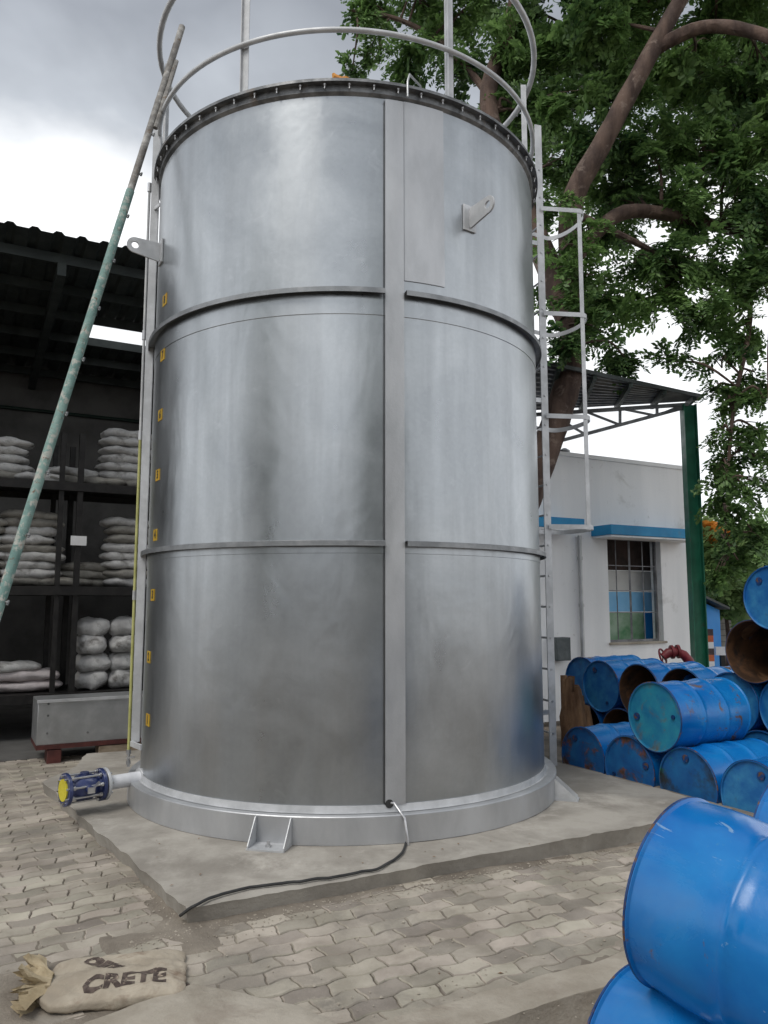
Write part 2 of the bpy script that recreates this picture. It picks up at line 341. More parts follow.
def text_mesh(txt, name, size, mat4, mat, parent, thick=.0008, bold=0.0):
    cu = bpy.data.curves.new('txt', 'FONT'); cu.body = txt; cu.size = size; cu.extrude = thick; cu.offset = bold
    cu.align_x = 'CENTER'; cu.align_y = 'CENTER'; cu.resolution_u = 3
    to = bpy.data.objects.new('txt', cu); COL.objects.link(to)
    dg = bpy.context.evaluated_depsgraph_get(); me = bpy.data.meshes.new_from_object(to.evaluated_get(dg))
    bpy.data.objects.remove(to)
    off = Vector(parent['_o']) if parent is not None else Vector()
    me.transform(T(-off) @ mat4); me.materials.clear(); me.materials.append(mat)
    o = bpy.data.objects.new(name, me); COL.objects.link(o); o.parent = parent; o['_o'] = list(off)
    return o

# ------------------------------------------------------------------ ground
P0 = gp(187, 910, .12); p0u, p0v = uv(P0)
KERB_V = uv(gp(493, 1024, 0))[1]               # front face of the kerb
def sheet(name, pts, z, mat):
    return struct(MB().add([(p[0], p[1], z) for p in pts], [tuple(range(len(pts)))]).build(name, mat, smooth=False))
sheet('ground', [(-300, -200), (300, -200), (300, 600), (-300, 600)], -.17, M['soil'])
tb = MB(); RU = p0u + 4.3; poly = [W(-60, KERB_V + .05), W(RU, KERB_V + .05), W(RU, p0v + 5.2), W(80, p0v + 5.2), W(80, 120), W(-60, 120)]
tb.prism([p + Vector((0, 0, -.15)) for p in poly], (0, 0, .12)); struct(tb.build('terrace_ground', M['soil'], smooth=False))
tb = MB(); tb.prism([p + Vector((0, 0, -.165)) for p in (W(RU, KERB_V - 3), W(80, KERB_V - 3), W(80, p0v + 5.2), W(RU, p0v + 5.2))], (0, 0, .065)); struct(tb.build('drum_yard_ground', M['soil'], smooth=False))
def bank(a, b):
    du, dv = a - p0u, b - p0v
    dl = math.hypot(max(0, -du, du - 1.6) , max(0, -dv, dv - 3.4) if not (-.9 < du < 0) else max(0, -dv, dv - 3.4))
    return .036 * math.exp(-(dl / .75) ** 2)

# interlocking pavers
def tri(x):
    x = x % 1.0
    if x < .15: return 0.0
    if x < .35: return (x - .15) / .2
    if x < .65: return 1.0
    if x < .85: return 1 - (x - .65) / .2
    return 0.0
LB, HB = .212, .106
def warp(a, b):
    return a + .015 * tri(b / (2 * HB)), b + .017 * tri(a / LB + .1)
rp = random.Random(3)
bv = []; bf = []
PADU = 4.12
j0 = int((KERB_V + .2) / HB); ib0, ib1 = int(-4.2 / LB), int(6.6 / LB)
for j in range(j0, j0 + 62):
    offx = (j % 2) * LB / 2
    for i in range(ib0, ib1):
        ca, cb = i * LB + offx + LB / 2, j * HB + HB / 2
        du, dv = ca - p0u, cb - p0v
        if .15 < du < PADU - .1 and .12 < dv < 3.9: continue
        p = W(ca, cb)
        if abs(p.x) > .56 * p.y + .6 or p.y > 9.2: continue
        if du > PADU - .1 and dv > .25: continue
        ring = []
        g = .0028 + rp.uniform(0, .0012)
        xs = [0, .08, .2, .32, .45, .55, .68, .8, .92, 1]
        for t in xs[:-1]: ring.append((t, 0))
        ring += [(1, 0), (1, .33), (1, .66)]
        for t in reversed(xs[1:]): ring.append((t, 1))
        ring += [(0, 1), (0, .66), (0, .33)]
        dz = rp.uniform(-.002, .002) - (.004 if rp.random() < .04 else 0); ta, tb_ = rp.uniform(-.01, .01), rp.uniform(-.014, .014)
        rings = []
        for ins, z in ((g, -.03), (g, -.005), (g + .0045, 0.0)):
            rr = []
            for (s_, t_) in ring:
                a = i * LB + offx + ins + s_ * (LB - 2 * ins); b = j * HB + ins + t_ * (HB - 2 * ins)
                a2, b2 = warp(a, b)
                q = W(a2, b2, z + dz + (a - ca) * ta + (b - cb) * tb_); q.z += bank(a2, b2) if z > -.02 else 0; rr.append(q)
            rings.append(rr)
        o = len(bv); n = len(ring)
        for rr in rings: bv += rr
        for k in range(2):
            for m_ in range(n): bf.append((o + k * n + m_, o + k * n + (m_ + 1) % n, o + (k + 1) * n + (m_ + 1) % n, o + (k + 1) * n + m_))
        bf.append(tuple(o + 2 * n + m_ for m_ in range(n)))
mb = MB(); mb.v = bv; mb.f = bf
pav = struct(mb.build('paving', M['paver'], smooth=True, fix=False))

# dust lying in the joints and over the pavers
def fbm(x, y, s, seed=0): return mnoise.fractal(Vector((x * s + seed, y * s, seed * .7)), 1.0, 2.0, 5)
st = .022; gu = np.arange(-4.4, 6.6, st); gvv = np.arange(KERB_V + .18, KERB_V + 7.6, st)
vs_, keep = [], {}
fs_ = []
gcol = uv(gp(100, 960))
for jv, v in enumerate(gvv):
    for iu, u in enumerate(gu):
        p = W(u, v)
        if abs(p.x) > .56 * p.y + .7: continue
        nz = fbm(u, v, .9, 3) * .010 + fbm(u, v, 6, 9) * .0022
        left = max(0, min(1, (.3 - p.x) / 1.6)) * max(0, min(1, (5.2 - p.y) / 1.6))
        near = max(0, min(1, (KERB_V + .55 - v) / .35))
        du, dv = u - p0u, v - p0v
        edge = max(0, 1 - abs(dv) / .16) * (-.4 < du < PADU + .3) + max(0, 1 - abs(du) / .16) * (-.3 < dv < 3.6)
        z = -.0115 + nz + .009 * left + .010 * near + .013 * min(1, edge) + bank(u, v)
        keep[(jv, iu)] = len(vs_); vs_.append(W(u, v, z))
for (jv, iu), k in keep.items():
    a = keep.get((jv, iu + 1)); b = keep.get((jv + 1, iu + 1)); c = keep.get((jv + 1, iu))
    if a is not None and b is not None and c is not None: fs_.append((k, a, b, c))
mb = MB(); mb.v = vs_; mb.f = fs_
struct(mb.build('dust', M['dirt'], smooth=True, fix=False))
# kerb along the front of the paving, a little broken along its edges
def rough_slab(poly_pts, z0, z1, name, mat, jit=.008, step=.06, cham=.006, under=0):
    pts = []
    n = len(poly_pts)
    for i in range(n):
        a, b = Vector(poly_pts[i]), Vector(poly_pts[(i + 1) % n]); m_ = max(1, int((b - a).length / step))
        for k in range(m_):
            p = a.lerp(b, k / m_); e = (b - a).normalized(); nn = Vector((e.y, -e.x, 0))
            pts.append(p + nn * (fbm(p.x, p.y, 4, 5) * jit * 2.2 + fbm(p.x, p.y, 25, 5) * jit))
    c = sum(pts, Vector()) / len(pts); mb = MB(); vs = []; N_ = len(pts)
    for zf, ins in ((z0, under), (z1 - cham * 3 if under else z1 - cham, under * .3), (z1 - cham * .25, cham * .4), (z1, cham * 1.3)):
        for p in pts:
            d = (c - p).normalized(); vs.append(Vector((p.x, p.y, 0)) + Vector((d.x, d.y, 0)) * ins + Vector((0, 0, zf + (fbm(p.x, p.y, 9, 2) * .004 if zf > z0 else 0))))
    fs = []
    for k in range(3):
        for i in range(N_): fs.append((k * N_ + i, k * N_ + (i + 1) % N_, (k + 1) * N_ + (i + 1) % N_, (k + 1) * N_ + i))
    fs.append(tuple(3 * N_ + i for i in range(N_)))
    return mb.add(vs, fs).build(name, mat, smooth=True)
kw = .20
struct(rough_slab([W(-.55, KERB_V), W(9, KERB_V), W(9, KERB_V + kw), W(-.55, KERB_V + kw)], -.168, .012, 'kerb', M['kerb']))
bu, bvv = uv(gp(185, 988)); au, av = uv(gp(88, 1021))
lowslab = [gp(30, 1075), gp(400, 1075), gp(300, 1016), gp(194, 984, .045), gp(84, 1022, .045)]
struct(rough_slab([Vector((p.x, p.y, 0)) for p in lowslab], -.10, .045, 'concrete_edging', M['kerb'], jit=.006))
# tank pad
A = gp(42, 782, .12)
padpoly = [P0, W(p0u + PADU, p0v), W(p0u + PADU + .02, p0v + 4.4), W(p0u + .15, p0v + 4.6), W(uv(A)[0] + .35, uv(A)[1] + .6), A]
pad = struct(rough_slab([Vector((p.x, p.y, 0)) for p in padpoly], -.02, .12, 'concrete_pad', M['concrete'], jit=.010, under=.035))
# low heap of soil and a rim of rubble past the pad
struct(rough_slab([W(p0u + PADU + .02, p0v - .3), W(p0u + PADU + .16, p0v - .3), W(p0u + PADU + .2, p0v + 4), W(p0u + PADU + .02, p0v + 4)], -.1, .10, 'pad_edging', M['dirt'], jit=.03))
struct(MB().box(W(30, 26, -.026), (100, 30, .02), ANG).build('yard', M['yard'], smooth=False))

# ------------------------------------------------------------------ storage tank
TC = Vector((-.338, 6.945, 0)); TR = 1.695; ZT = 5.39; Z0 = .12
tank = thing('storage_tank', 'tall cylindrical galvanised steel tank standing on the concrete pad', 'storage tank', (TC.x, TC.y, Z0))
VA = T(TC) @ Matrix(((0, 1, 0, 0), (0, 0, 1, 0), (1, 0, 0, 0), (0, 0, 0, 1)))     # local X -> world Z
SEG = 160
def tp(ang, r, z): return Vector((TC.x + r * math.cos(ang), TC.y + r * math.sin(ang), z))
def tank_hit(px, py, r=TR):
    d = ray(px, py); o = Vector((0, 0, H)) - TC
    a = d.x ** 2 + d.y ** 2; b = 2 * (o.x * d.x + o.y * d.y); c = o.x ** 2 + o.y ** 2 - r * r
    disc = b * b - 4 * a * c
    t = (-b - math.sqrt(max(disc, 0))) / (2 * a); p = Vector((0, 0, H)) + d * t
    return math.atan2(p.y - TC.y, p.x - TC.x), p.z
R1z, R2z = 3.84, 2.07
prof = [(0.0, ZT - .02), (TR - .012, ZT - .02), (TR - .012, 5.25), (TR - .004, 5.25), (TR - .004, R1z), (TR, R1z), (TR, R1z - .175), (TR - .004, R1z - .179), (TR - .004, R2z), (TR, R2z), (TR, R2z - .08), (TR - .004, R2z - .082), (TR - .004, .30), (TR - .004, .2)]
shell = MB().lathe(prof, VA, SEG).build('shell', M['tank'], tank)
MB().lathe([(TR - .02, .30), (TR + .085, .30), (TR + .09, .294), (TR + .09, .124), (TR + .08, .12), (TR - .05, .12)], VA, SEG).build('skirt', M['tank_trim'], tank)
MB().lathe([(TR - .003, .345), (TR + .006, .345), (TR + .012, .303), (TR + .03, .303)], VA, SEG).build('skirt_weld', M['galv_paint'], tank)
a_seam0, _ = tank_hit(385, 400); a_seam1, _ = tank_hit(404, 400)
gap = .004
for nm, z in (('stiffener_ring', R1z), ('stiffener_ring', R2z)):
    MB().lathe([(TR - .003, z + .004), (TR + .050, z + .003), (TR + .053, z), (TR + .053, z - .034), (TR + .046, z - .034), (TR + .046, z - .006), (TR - .003, z - .006)], VA, SEG,
               a_seam1 + gap, a_seam0 + 2 * math.pi - gap).build(nm, M['ring_steel'], tank)
rim = MB().lathe([(TR - .02, 5.395), (TR + .052, 5.39), (TR + .048, 5.380), (TR + .010, 5.376), (TR + .010, 5.325), (TR - .02, 5.296)], VA, SEG).build('rim_flange', M['galv_dark'], tank)
lip = MB().lathe([(TR + .048, 5.398), (TR + .055, 5.398), (TR + .055, 5.376), (TR + .048, 5.376)], VA, SEG).build('rim_band', M['galv_dark'], tank)
bolt = MB(); bolt.tube([(0, 0, -.026), (0, 0, .03)], .005, 8); bolt.tube([(0, 0, -.002), (0, 0, .014)], .011, 6)
bo = None
for k in range(30):
    a = R(180) + R(4) + k * R(172) / 29
    p = tp(a, TR + .031, 5.36) - Vector(tank['_o'])
    if bo is None:
        b_ = bolt.build('bolt', M['steel'], rim, origin=(0, 0, 0)); bo = b_
    else:
        b_ = bo.copy(); COL.objects.link(b_); b_.parent = rim
    b_.location = p
# vertical cover strip (slightly proud) and the lap line beside it
strip = MB(); ns = 6
for (z0, z1) in ((.345, 5.29),):
    vs = []
    for i in range(ns + 1):
        a = a_seam0 + (a_seam1 - a_seam0) * i / ns
        for r in (TR - .004, TR + .012):
            for z in (z0, z1): vs.append(tp(a, r, z))
    fs = []
    for i in range(ns):
        b = i * 4; fs += [(b + 2, b + 3, b + 7, b + 6), (b + 1, b + 5, b + 7, b + 3), (b, b + 2, b + 6, b + 4)]
    fs += [(0, 1, 3, 2), (ns * 4, ns * 4 + 2, ns * 4 + 3, ns * 4 + 1)]
    strip.add(vs, fs)
strip.build('seam_strip', M['tank_trim'], tank)
# dark caulked groove at the left of the strip and the plate lap lines
MB().bar(tp(a_seam0 - .004, TR + .002, .35), tp(a_seam0 - .004, TR + .002, 5.28), .005, .01).build('seam_groove', M['black'], tank)
def vlap(px, py0, py1, w_=.004):
    a, z0 = tank_hit(px, py0); _, z1 = tank_hit(px, py1)
    return a, z0, z1
a2_, z0_, z1_ = vlap(443, 112, 287)
MB().lathe([(TR - .003, z1_), (TR + .0035, z1_), (TR + .0035, z0_), (TR - .003, z0_)], VA, 12, a_seam1 + .003, a2_).build('lap_plate', M['tank_trim'], tank)
# lifting lugs
def lug(ang, z, r0=TR - .003):
    d = Vector((math.cos(ang), math.sin(ang), 0)); t = Vector((-d.y, d.x, 0))
    m = MB(); base = tp(ang, r0, z)
    m.box(base + d * .008, (.016, .12, .20), ang)
    pts2 = [(.0, -.09), (.0, .075), (.2, .085)]
    hole = (.20, .02); ro = .066; rh = .028; K = 24
    # plate with hole: outline (rounded end) stitched to the hole ring
    outer = []
    for k in range(K):
        a = 2 * math.pi * k / K; ca, sa = math.cos(a), math.sin(a)
        if ca >= 0: q = (hole[0] + ro * ca, hole[1] + ro * sa)
        else:
            tt = -ca; x = hole[0] * (1 - min(1, tt * 1.35)); 
            top, bot = .078, -.085
            f_ = (hole[0] - x) / hole[0]
            yt = hole[1] + ro + (top - hole[1] - ro) * f_; yb = hole[1] - ro + (bot - hole[1] + ro) * f_
            y = yt if sa > 0 else yb
            if abs(sa) < .95 and x <= 0: y = yb + (yt - yb) * (sa / .7 + 1) / 2; y = max(yb, min(yt, y))
            q = (max(x, 0), y)
        outer.append(q)
    inner = [(hole[0] + rh * math.cos(2 * math.pi * k / K), hole[1] + rh * math.sin(2 * math.pi * k / K)) for k in range(K)]
    vs = []
    for s_ in (-.008, .008):
        for q in outer + inner: vs.append(base + d * (q[0] + .014) + Z * q[1] + t * s_)
    fs = []
    for k in range(K):
        k2 = (k + 1) % K
        fs += [(k, k2, K + k2, K + k), (2 * K + k, 3 * K + k, 3 * K + k2, 2 * K + k2), (k, 2 * K + k, 2 * K + k2, k2), (K + k, K + k2, 3 * K + k2, 3 * K + k)]
    m.add(vs, fs)
    return m.build('lifting_lug', M['galv_paint'], tank, bevel=.002)
a_, z_ = tank_hit(469, 219); lug(a_, z_)
a_, z_ = tank_hit(168, 243); lug(a_ - .12, z_)
# guard rail round the top
gr = None
RG = TR + .02
def circ(r, z, a0, a1, n=90): return [tp(a0 + (a1 - a0) * k / n, r, z) for k in range(n + (0 if abs(a1 - a0 - 2 * math.pi) < 1e-6 else 1))]
g = MB()
g.tube(circ(RG, 5.80, R(189), R(372), 80), .020, 10)
gr = g.build('guard_rail', M['galv_paint'], tank)
g = MB(); g.tube(circ(RG + .03, 6.62, 0, 2 * math.pi, 96), .026, 10, closed=True); g.build('top_rail', M['galv_paint'], gr)
def post_at(ang, z0=5.39, z1=6.63, w_=.06):
    d = Vector((math.cos(ang), math.sin(ang), 0)); m = MB(); c = tp(ang, RG, 0)
    m.bar(tp(ang, RG - .03, z0), tp(ang, RG - .03, z1), w_, .006, side=(-d.y, d.x, 0))
    m.bar(tp(ang, RG - .03, z0) - Vector((-d.y, d.x, 0)) * (w_ / 2 - .003), tp(ang, RG - .03, z1) - Vector((-d.y, d.x, 0)) * (w_ / 2 - .003), .006, .05, side=(-d.y, d.x, 0))
    return m.build('rail_post', M['galv_paint'], gr)
for px in (243, 452):
    a_, _ = tank_hit(px, 60, RG); post_at(a_)
for a_ in (R(189), R(3), R(60), R(105), R(150)): post_at(a_)
# ladder with cage on the right flank
lad = None
LP = gp(553.5, 766, .12); lr = Vector((LP.x - TC.x, LP.y - TC.y, 0)); la = math.atan2(lr.y, lr.x); LRAD = lr.length
ld = Vector((math.cos(la), math.sin(la), 0)); lt = Vector((-ld.y, ld.x, 0))
LW = .42
lm = MB()
lm.bar(LP + Z * .0, LP + Z * 6.5, .012, .075, side=lt)
lad = lm.build('ladder', M['galv_paint'], tank)
lm = MB(); q = LP + lt * LW; lm.bar(q, q + Z * 6.5, .012, .055, side=lt); lm.build('ladder_rail', M['galv_paint'], lad)
z = .42
while z < 6.2:
    lm = MB(); lm.tube([LP + Z * (z - .12) - lt * .015, LP + Z * (z - .12) + lt * (LW + .01)], .0105, 8); lm.build('rung', M['galv'], lad); z += .3
for zc in (.5, 2.0, 3.55, 5.2):
    for s_ in (0, LW):
        p = LP + lt * s_ + Z * zc; ang = math.atan2(p.y - TC.y, p.x - TC.x)
        lm = MB(); lm.bar(p, tp(ang, TR - .003, p.z), .045, .006, side=Z); lm.build('ladder_bracket', M['galv'], lad)
def hoop_pts():
    c = LP + lt * LW / 2; pts = [(0.0, -.235)]
    for k in range(1, 7): pts.append((.40 * k / 6, -.235 - .085 * k / 6))
    for k in range(1, 14):
        a = -math.pi / 2 + math.pi * k / 14; pts.append((.40 + .15 * math.cos(a), .32 * math.sin(a)))
    for k in range(7): pts.append((.40 * (1 - k / 6), .32 - .085 * k / 6))
    return [Vector((c.x, c.y, 0)) + ld * a_ + lt * b_ for a_, b_ in pts]
hp = hoop_pts()
def flatband(pts, z, h, th=.006):
    m = MB(); n = len(pts); vs = []
    for i, p in enumerate(pts):
        t = (pts[min(i + 1, n - 1)] - pts[max(i - 1, 0)]).normalized(); nn = Vector((t.y, -t.x, 0))
        for r, zz_ in ((0, -h / 2), (th, -h / 2), (th, h / 2), (0, h / 2)): vs.append(Vector((p.x, p.y, z + zz_)) + nn * r)
    fs = []
    for i in range(n - 1):
        for k in range(4): k2 = (k + 1) % 4; fs.append((i * 4 + k, i * 4 + k2, i * 4 + 4 + k2, i * 4 + 4 + k))
    fs += [(3, 2, 1, 0), tuple((n - 1) * 4 + k for k in range(4))]
    return m.add(vs, fs)
def z_at(px, py, p): r = ray(px, py); return H + r.z * (p.y / r.y)
zh = [z_at(577, 211, hp[6]), z_at(578, 315, hp[6]), z_at(580, 417, hp[6]), z_at(582, 527, hp[6])]
for zc in zh: flatband(hp, zc, .045).build('cage_hoop', M['galv_paint'], lad)
for idx in (6, 11):
    p = hp[min(idx, len(hp) - 1)]; t = (hp[idx + 1] - hp[idx - 1]).normalized()
    lm = MB(); nn = Vector((t.y, -t.x, 0)); a = p - nn * .004
    lm.bar(Vector((a.x, a.y, zh[3] - .03)), Vector((a.x, a.y, zh[0] + .02)), .045, .005, side=t); lm.build('cage_strap', M['galv_paint'], lad)
# anchor brackets round the skirt
def anchor(pxl, pxr, py):
    m = MB(); al, _ = tank_hit(pxl, py, TR + .09); ar, _ = tank_hit(pxr, py, TR + .09)
    rs = TR + .088
    am = (al + ar) / 2; d = Vector((math.cos(am), math.sin(am), 0)); t = Vector((-d.y, d.x, 0)); wd = (tp(al, rs, 0) - tp(ar, rs, 0)).length
    c = tp(am, rs, 0)
    m.box(c + d * .075 + Z * .126, (.16, wd, .010), am)
    base = m.build('anchor_bracket', M['galv_paint'], tank)
    for s_ in (-1, 1):
        g = MB(); o = c + t * (s_ * (wd / 2 - .006))
        g.prism([o + Z * .132, o + d * .15 + Z * .132, o + d * .15 + Z * .145, o + d * .02 + Z * .292, o + Z * .292][::1], t * .006)
        g.build('gusset', M['galv_paint'], base)
    b = MB(); b.tube([c + d * .085 + Z * .13, c + d * .085 + Z * .165], .011, 8); b.tube([c + d * .085 + Z * .13, c + d * .085 + Z * .143], .02, 6); b.build('anchor_bolt', M['steel'], base)
anchor(255, 292, 830)
anchor(556, 562, 775) if False else None
aa = -.32; d = Vector((math.cos(aa), math.sin(aa), 0)); t = Vector((-d.y, d.x, 0))
m = MB(); c = tp(aa, TR + .088, 0); m.box(c + d * .09 + Z * .126, (.18, .14, .010), aa)
base = m.build('anchor_bracket', M['galv_paint'], tank)
for s_ in (-1, 1):
    g = MB(); o = c + t * (s_ * .06); g.prism([o + Z * .132, o + d * .17 + Z * .132, o + d * .17 + Z * .145, o + d * .01 + Z * .28, o + Z * .28], t * .006); g.build('gusset', M['galv_paint'], base)
# level gauge: pale channel, clear tube, valve, outlet pipe
GP_ = at(135, 742, 6.50); GT = Vector((GP_.x, GP_.y, 6.0))
ga = math.atan2(GP_.y - TC.y, GP_.x - TC.x)
m = MB(); dg_ = Vector((math.cos(ga), math.sin(ga), 0))
ft = at(135, 742, 6.5)
tl = Vector((.98, .2, 0)).normalized()
m.bar(Vector((ft.x, ft.y, ft.z)), Vector((ft.x, ft.y, 6.13)), .062, .006, side=tl)
m.bar(Vector((ft.x, ft.y, ft.z)) + tl * .029 + Vector((.0, .02, 0)), Vector((ft.x, ft.y, 6.13)) + tl * .029 + Vector((0, .02, 0)), .006, .04, side=tl)
gauge = m.build('level_gauge', M['galv_paint'], tank)
m = MB(); e = tp(ga + .12, TR - .003, ft.z)
m.bar(Vector((ft.x - .03, ft.y, ft.z - .012)), e + Z * -.012, .04, .02, side=Z); m.build('gauge_bracket', M['galv_paint'], gauge)
m = MB(); e5 = tp(ga + .05, TR - .003, 5.1); m.bar(Vector((ft.x, ft.y, 5.1)), e5, .03, .01, side=Z); m.build('gauge_bracket', M['galv_paint'], gauge)
tx, ty = ft.x - .052, ft.y + .01
m = MB(); m.tube([(tx, ty, .46), (tx, ty, 3.05)], .013, 10); m.build('sight_tube', M['tube'], gauge)
m = MB(); m.tube([(tx, ty, 3.10), (tx, ty, 5.30)], .012, 10); m.build('sight_tube', M['tube_clear'], gauge)
for z in (1.72, 3.07, 3.95, 5.3):
    m = MB(); m.tube([(tx, ty, z - .04), (tx, ty, z + .04)], .018, 10); m.build('tube_clamp', M['steel'], gauge)
m = MB(); m.tube([(tx, ty, .34), (tx, ty, .46)], .012, 10); m.tube([(tx, ty, .44), (tx, ty, .475)], .02, 6); m.tube([(tx, ty, .36), (tx, ty, .385)], .019, 6)
gv = m.build('gauge_cock', M['steel'], gauge)
m = MB(); m.bar((tx - .01, ty - .02, .41), (tx + .06, ty - .03, .425), .015, .006, side=Z); m.build('cock_handle', M['steel'], gv)
# numbered stickers
for k, (px, py) in enumerate(((146, 720), (147, 657), (151, 595), (153.5, 535), (156, 475), (158.5, 415), (161, 355), (163, 300))):
    a, z = tank_hit(px + 1.5, py); a = min(a, R(360)); 
    a = -math.pi + .12 if False else a
    d = Vector((math.cos(a), math.sin(a), 0)); t = Vector((-d.y, d.x, 0))
    c = tp(a, TR - .002, z)
    m = MB(); m.box(c, (.004, .105, .09), a); st_ = m.build('number_sticker', M['sticker'], tank)
    rot = Matrix((t, Z, d)).transposed().to_4x4()
    text_mesh(str(k + 1), 'numeral', .085, T(c + d * .003) @ rot, M['ink'], st_, .0006, .003)
# outlet pipe and valve
pv = at(84, 787, 5.95); vz = pv.z; pe = tp(ga + .16, TR - .003, vz)
pa = Vector((pv.x, pv.y, vz)); pd = (Vector((pe.x, pe.y, vz)) - pa).normalized()
outl = MB().tube([pa + pd * .12, pe + pd * .02], .052, 20).build('outlet_pipe', M['white_paint'], tank)
def disc(m, c, d, r, th, seg=24): return m.tube([Vector(c) - Vector(d) * th / 2, Vector(c) + Vector(d) * th / 2], r, seg)
m = MB(); disc(m, pa + pd * .155, pd, .118, .022); disc(m, pe - pd * .012, pd, .075, .02); m.build('pipe_flange', M['galv_paint'], outl, bevel=.002)
vb = MB(); disc(vb, pa + pd * .122, pd, .118, .026); disc(vb, pa - pd * .135, pd, .118, .026)
vb.tube([pa - pd * .12, pa - pd * .09, pa - pd * .05, pa + pd * .05, pa + pd * .09, pa + pd * .11], [.075, .07, .092, .092, .07, .075], 20)
side = Vector((pd.y, -pd.x, 0))
vb.tube([pa + side * .05, pa + side * .125], .03, 12)
vb.tube([pa, pa + Z * .11], .032, 12)
valve = vb.build('ball_valve', M['valve_blue'], outl, bevel=.003)
m = MB(); disc(m, pa - pd * .152, pd, .078, .012); m.build('end_cap', M['valve_yellow'], valve)
for k in range(8):
    a = 2 * math.pi * k / 8 + .2; o = (side * math.cos(a) + Z * math.sin(a)) * .097
    m = MB()
    m.tube([pa + pd * .185 + o, pa - pd * .165 + o], .008, 6)
    m.tube([pa + pd * .105 + o, pa + pd * .088 + o], .015, 6); m.tube([pa - pd * .118 + o, pa - pd * .10 + o], .015, 6)
    m.build('flange_bolt', M['steel'], valve)
m = MB(); m.bar(pa + side * .13, pa + side * .13 + pd * .06 + Z * .05, .03, .006); m.box(pa + side * .128, (.05, .05, .04), ANG); m.build('valve_stem', M['steel'], valve)
# bent drain rod at the foot of the strip
a_, z_ = tank_hit(390, 812)
q0 = tp(a_, TR + .0, .355); q1 = tp(a_ + .012, TR + .035, .36); q2 = tp(a_ + .04, TR + .105, .28); q3 = tp(a_ + .045, TR + .14, .123)
m = MB(); m.tube([q0, q1, q2, q3 + Z * .02, q3], .009, 8); m.build('drain_rod', M['steel'], tank)
m = MB(); disc(m, tp(a_ - .004, TR + .004, .352), Vector((math.cos(a_), math.sin(a_), 0)), .028, .02, 12); m.build('drain_boss', M['black'], tank)
# wire loop and orange cap on the roof edge
m = MB(); aw, _ = tank_hit(405, 82); aw2, _ = tank_hit(440, 90)
m.tube([tp(aw, TR + .06, 5.30), tp(aw, TR + .062, 5.42), tp(aw + .015, TR + .03, 5.50), tp(aw + .1, TR - .1, 5.53), tp(aw2, TR - .25, 5.5), tp(aw2 + .01, TR - .3, 5.38)], .008, 8)
m.build('cable_loop', M['galv'], tank)
m = MB(); ao, _ = tank_hit(345, 75, TR - .05); m.tube([tp(ao, TR - .03, 5.38), tp(ao, TR - .03, 5.44), tp(ao, TR - .03, 5.46)], [.055, .045, .02], 12); m.tube([tp(ao + .03, TR - .03, 5.40), tp(ao - .045, TR - .03, 5.455), tp(ao - .05, TR - .03, 5.49)], [.03, .03, .012], 8)
m.build('roof_fitting', M['orange'], tank)
# black cable on the pad
m = MB(); cp_ = [gp(406, 843, .13), gp(401, 855, .13), gp(385, 866, .13), gp(345, 876, .13), gp(300, 882, .13), gp(250, 889, .13), gp(215, 897, .13), gp(192, 909, .125), gp(180, 916, .06)]
pts = []
for i in range(len(cp_) - 1):
    for k in range(8):
        a_, b_, c_, d_ = cp_[max(i - 1, 0)], cp_[i], cp_[i + 1], cp_[min(i + 2, len(cp_) - 1)]; t = k / 8
        p = .5 * ((2 * b_) + (c_ - a_) * t + (2 * a_ - 5 * b_ + 4 * c_ - d_) * t * t + (3 * b_ - a_ - 3 * c_ + d_) * t ** 3); pts.append(p + Vector((0, fbm(p.x, 0, 6, 3) * .03, .004)))
m.tube(pts, .008, 8); tag(m.build('power_cable', M['black']), 'thin black cable lying on the front edge of the concrete pad', 'cable')

# ------------------------------------------------------------------ leaning pole
pb, ptp = at(0, 606, 4.85), at(168, 78, 6.35)
dd = (ptp - pb); g0 = pb - dd * ((pb.z - .0) / dd.z); top = at(182, 27, (ptp + dd * .11).y)
org = Vector((g0.x, g0.y, 0)); pole = thing('leaning_pole', 'long weathered green pole with peg stubs leaning against the tank top rail', 'pole', org)
midp = g0.lerp(top, .72)
MB().tube([g0.lerp(midp, k / 6) for k in range(7)], .033, 12, jit=.02).build('lower_pole', M['pole'], pole)
MB().tube([midp.lerp(top, k / 5) for k in range(6)], .029, 12, jit=.03).build('upper_pole', M['pole_grey'], pole)
dn = (top - g0).normalized(); sdv = dn.cross(Vector((0, 1, 0))).normalized()
for k in range(13):
    t = .18 + k * .063; c = g0.lerp(top, t); m = MB(); s_ = sdv * (-1 if k % 2 == 0 else 1)
    m.tube([c, c - sdv * .052 - dn * .005], .010, 6); m.tube([c - sdv * .045 - dn * .02, c - sdv * .047 + dn * .012], .008, 6)
    m.build('peg', M['galv_dark'], pole)
t0 = g0.lerp(top, .82)
m = MB(); m.tube([t0 - sdv * .045 + dn * k * .12 for k in range(8)], .02, 8, jit=.1); m.build('splint', M['pole_grey'], pole)

# ------------------------------------------------------------------ storage shed at the left
E0 = at(0, 222, 8.3)
eu, ev = uv(E0)
shed = thing('storage_shed', 'dark open fronted storage shed with corrugated roof left of the tank', 'shed', (E0.x, E0.y, -.03))
SH_L, SH_R = -2.6, 6.2; DEP = 4.6; FALL = .42
def roofz(dv): return E0.z - FALL * dv / DEP
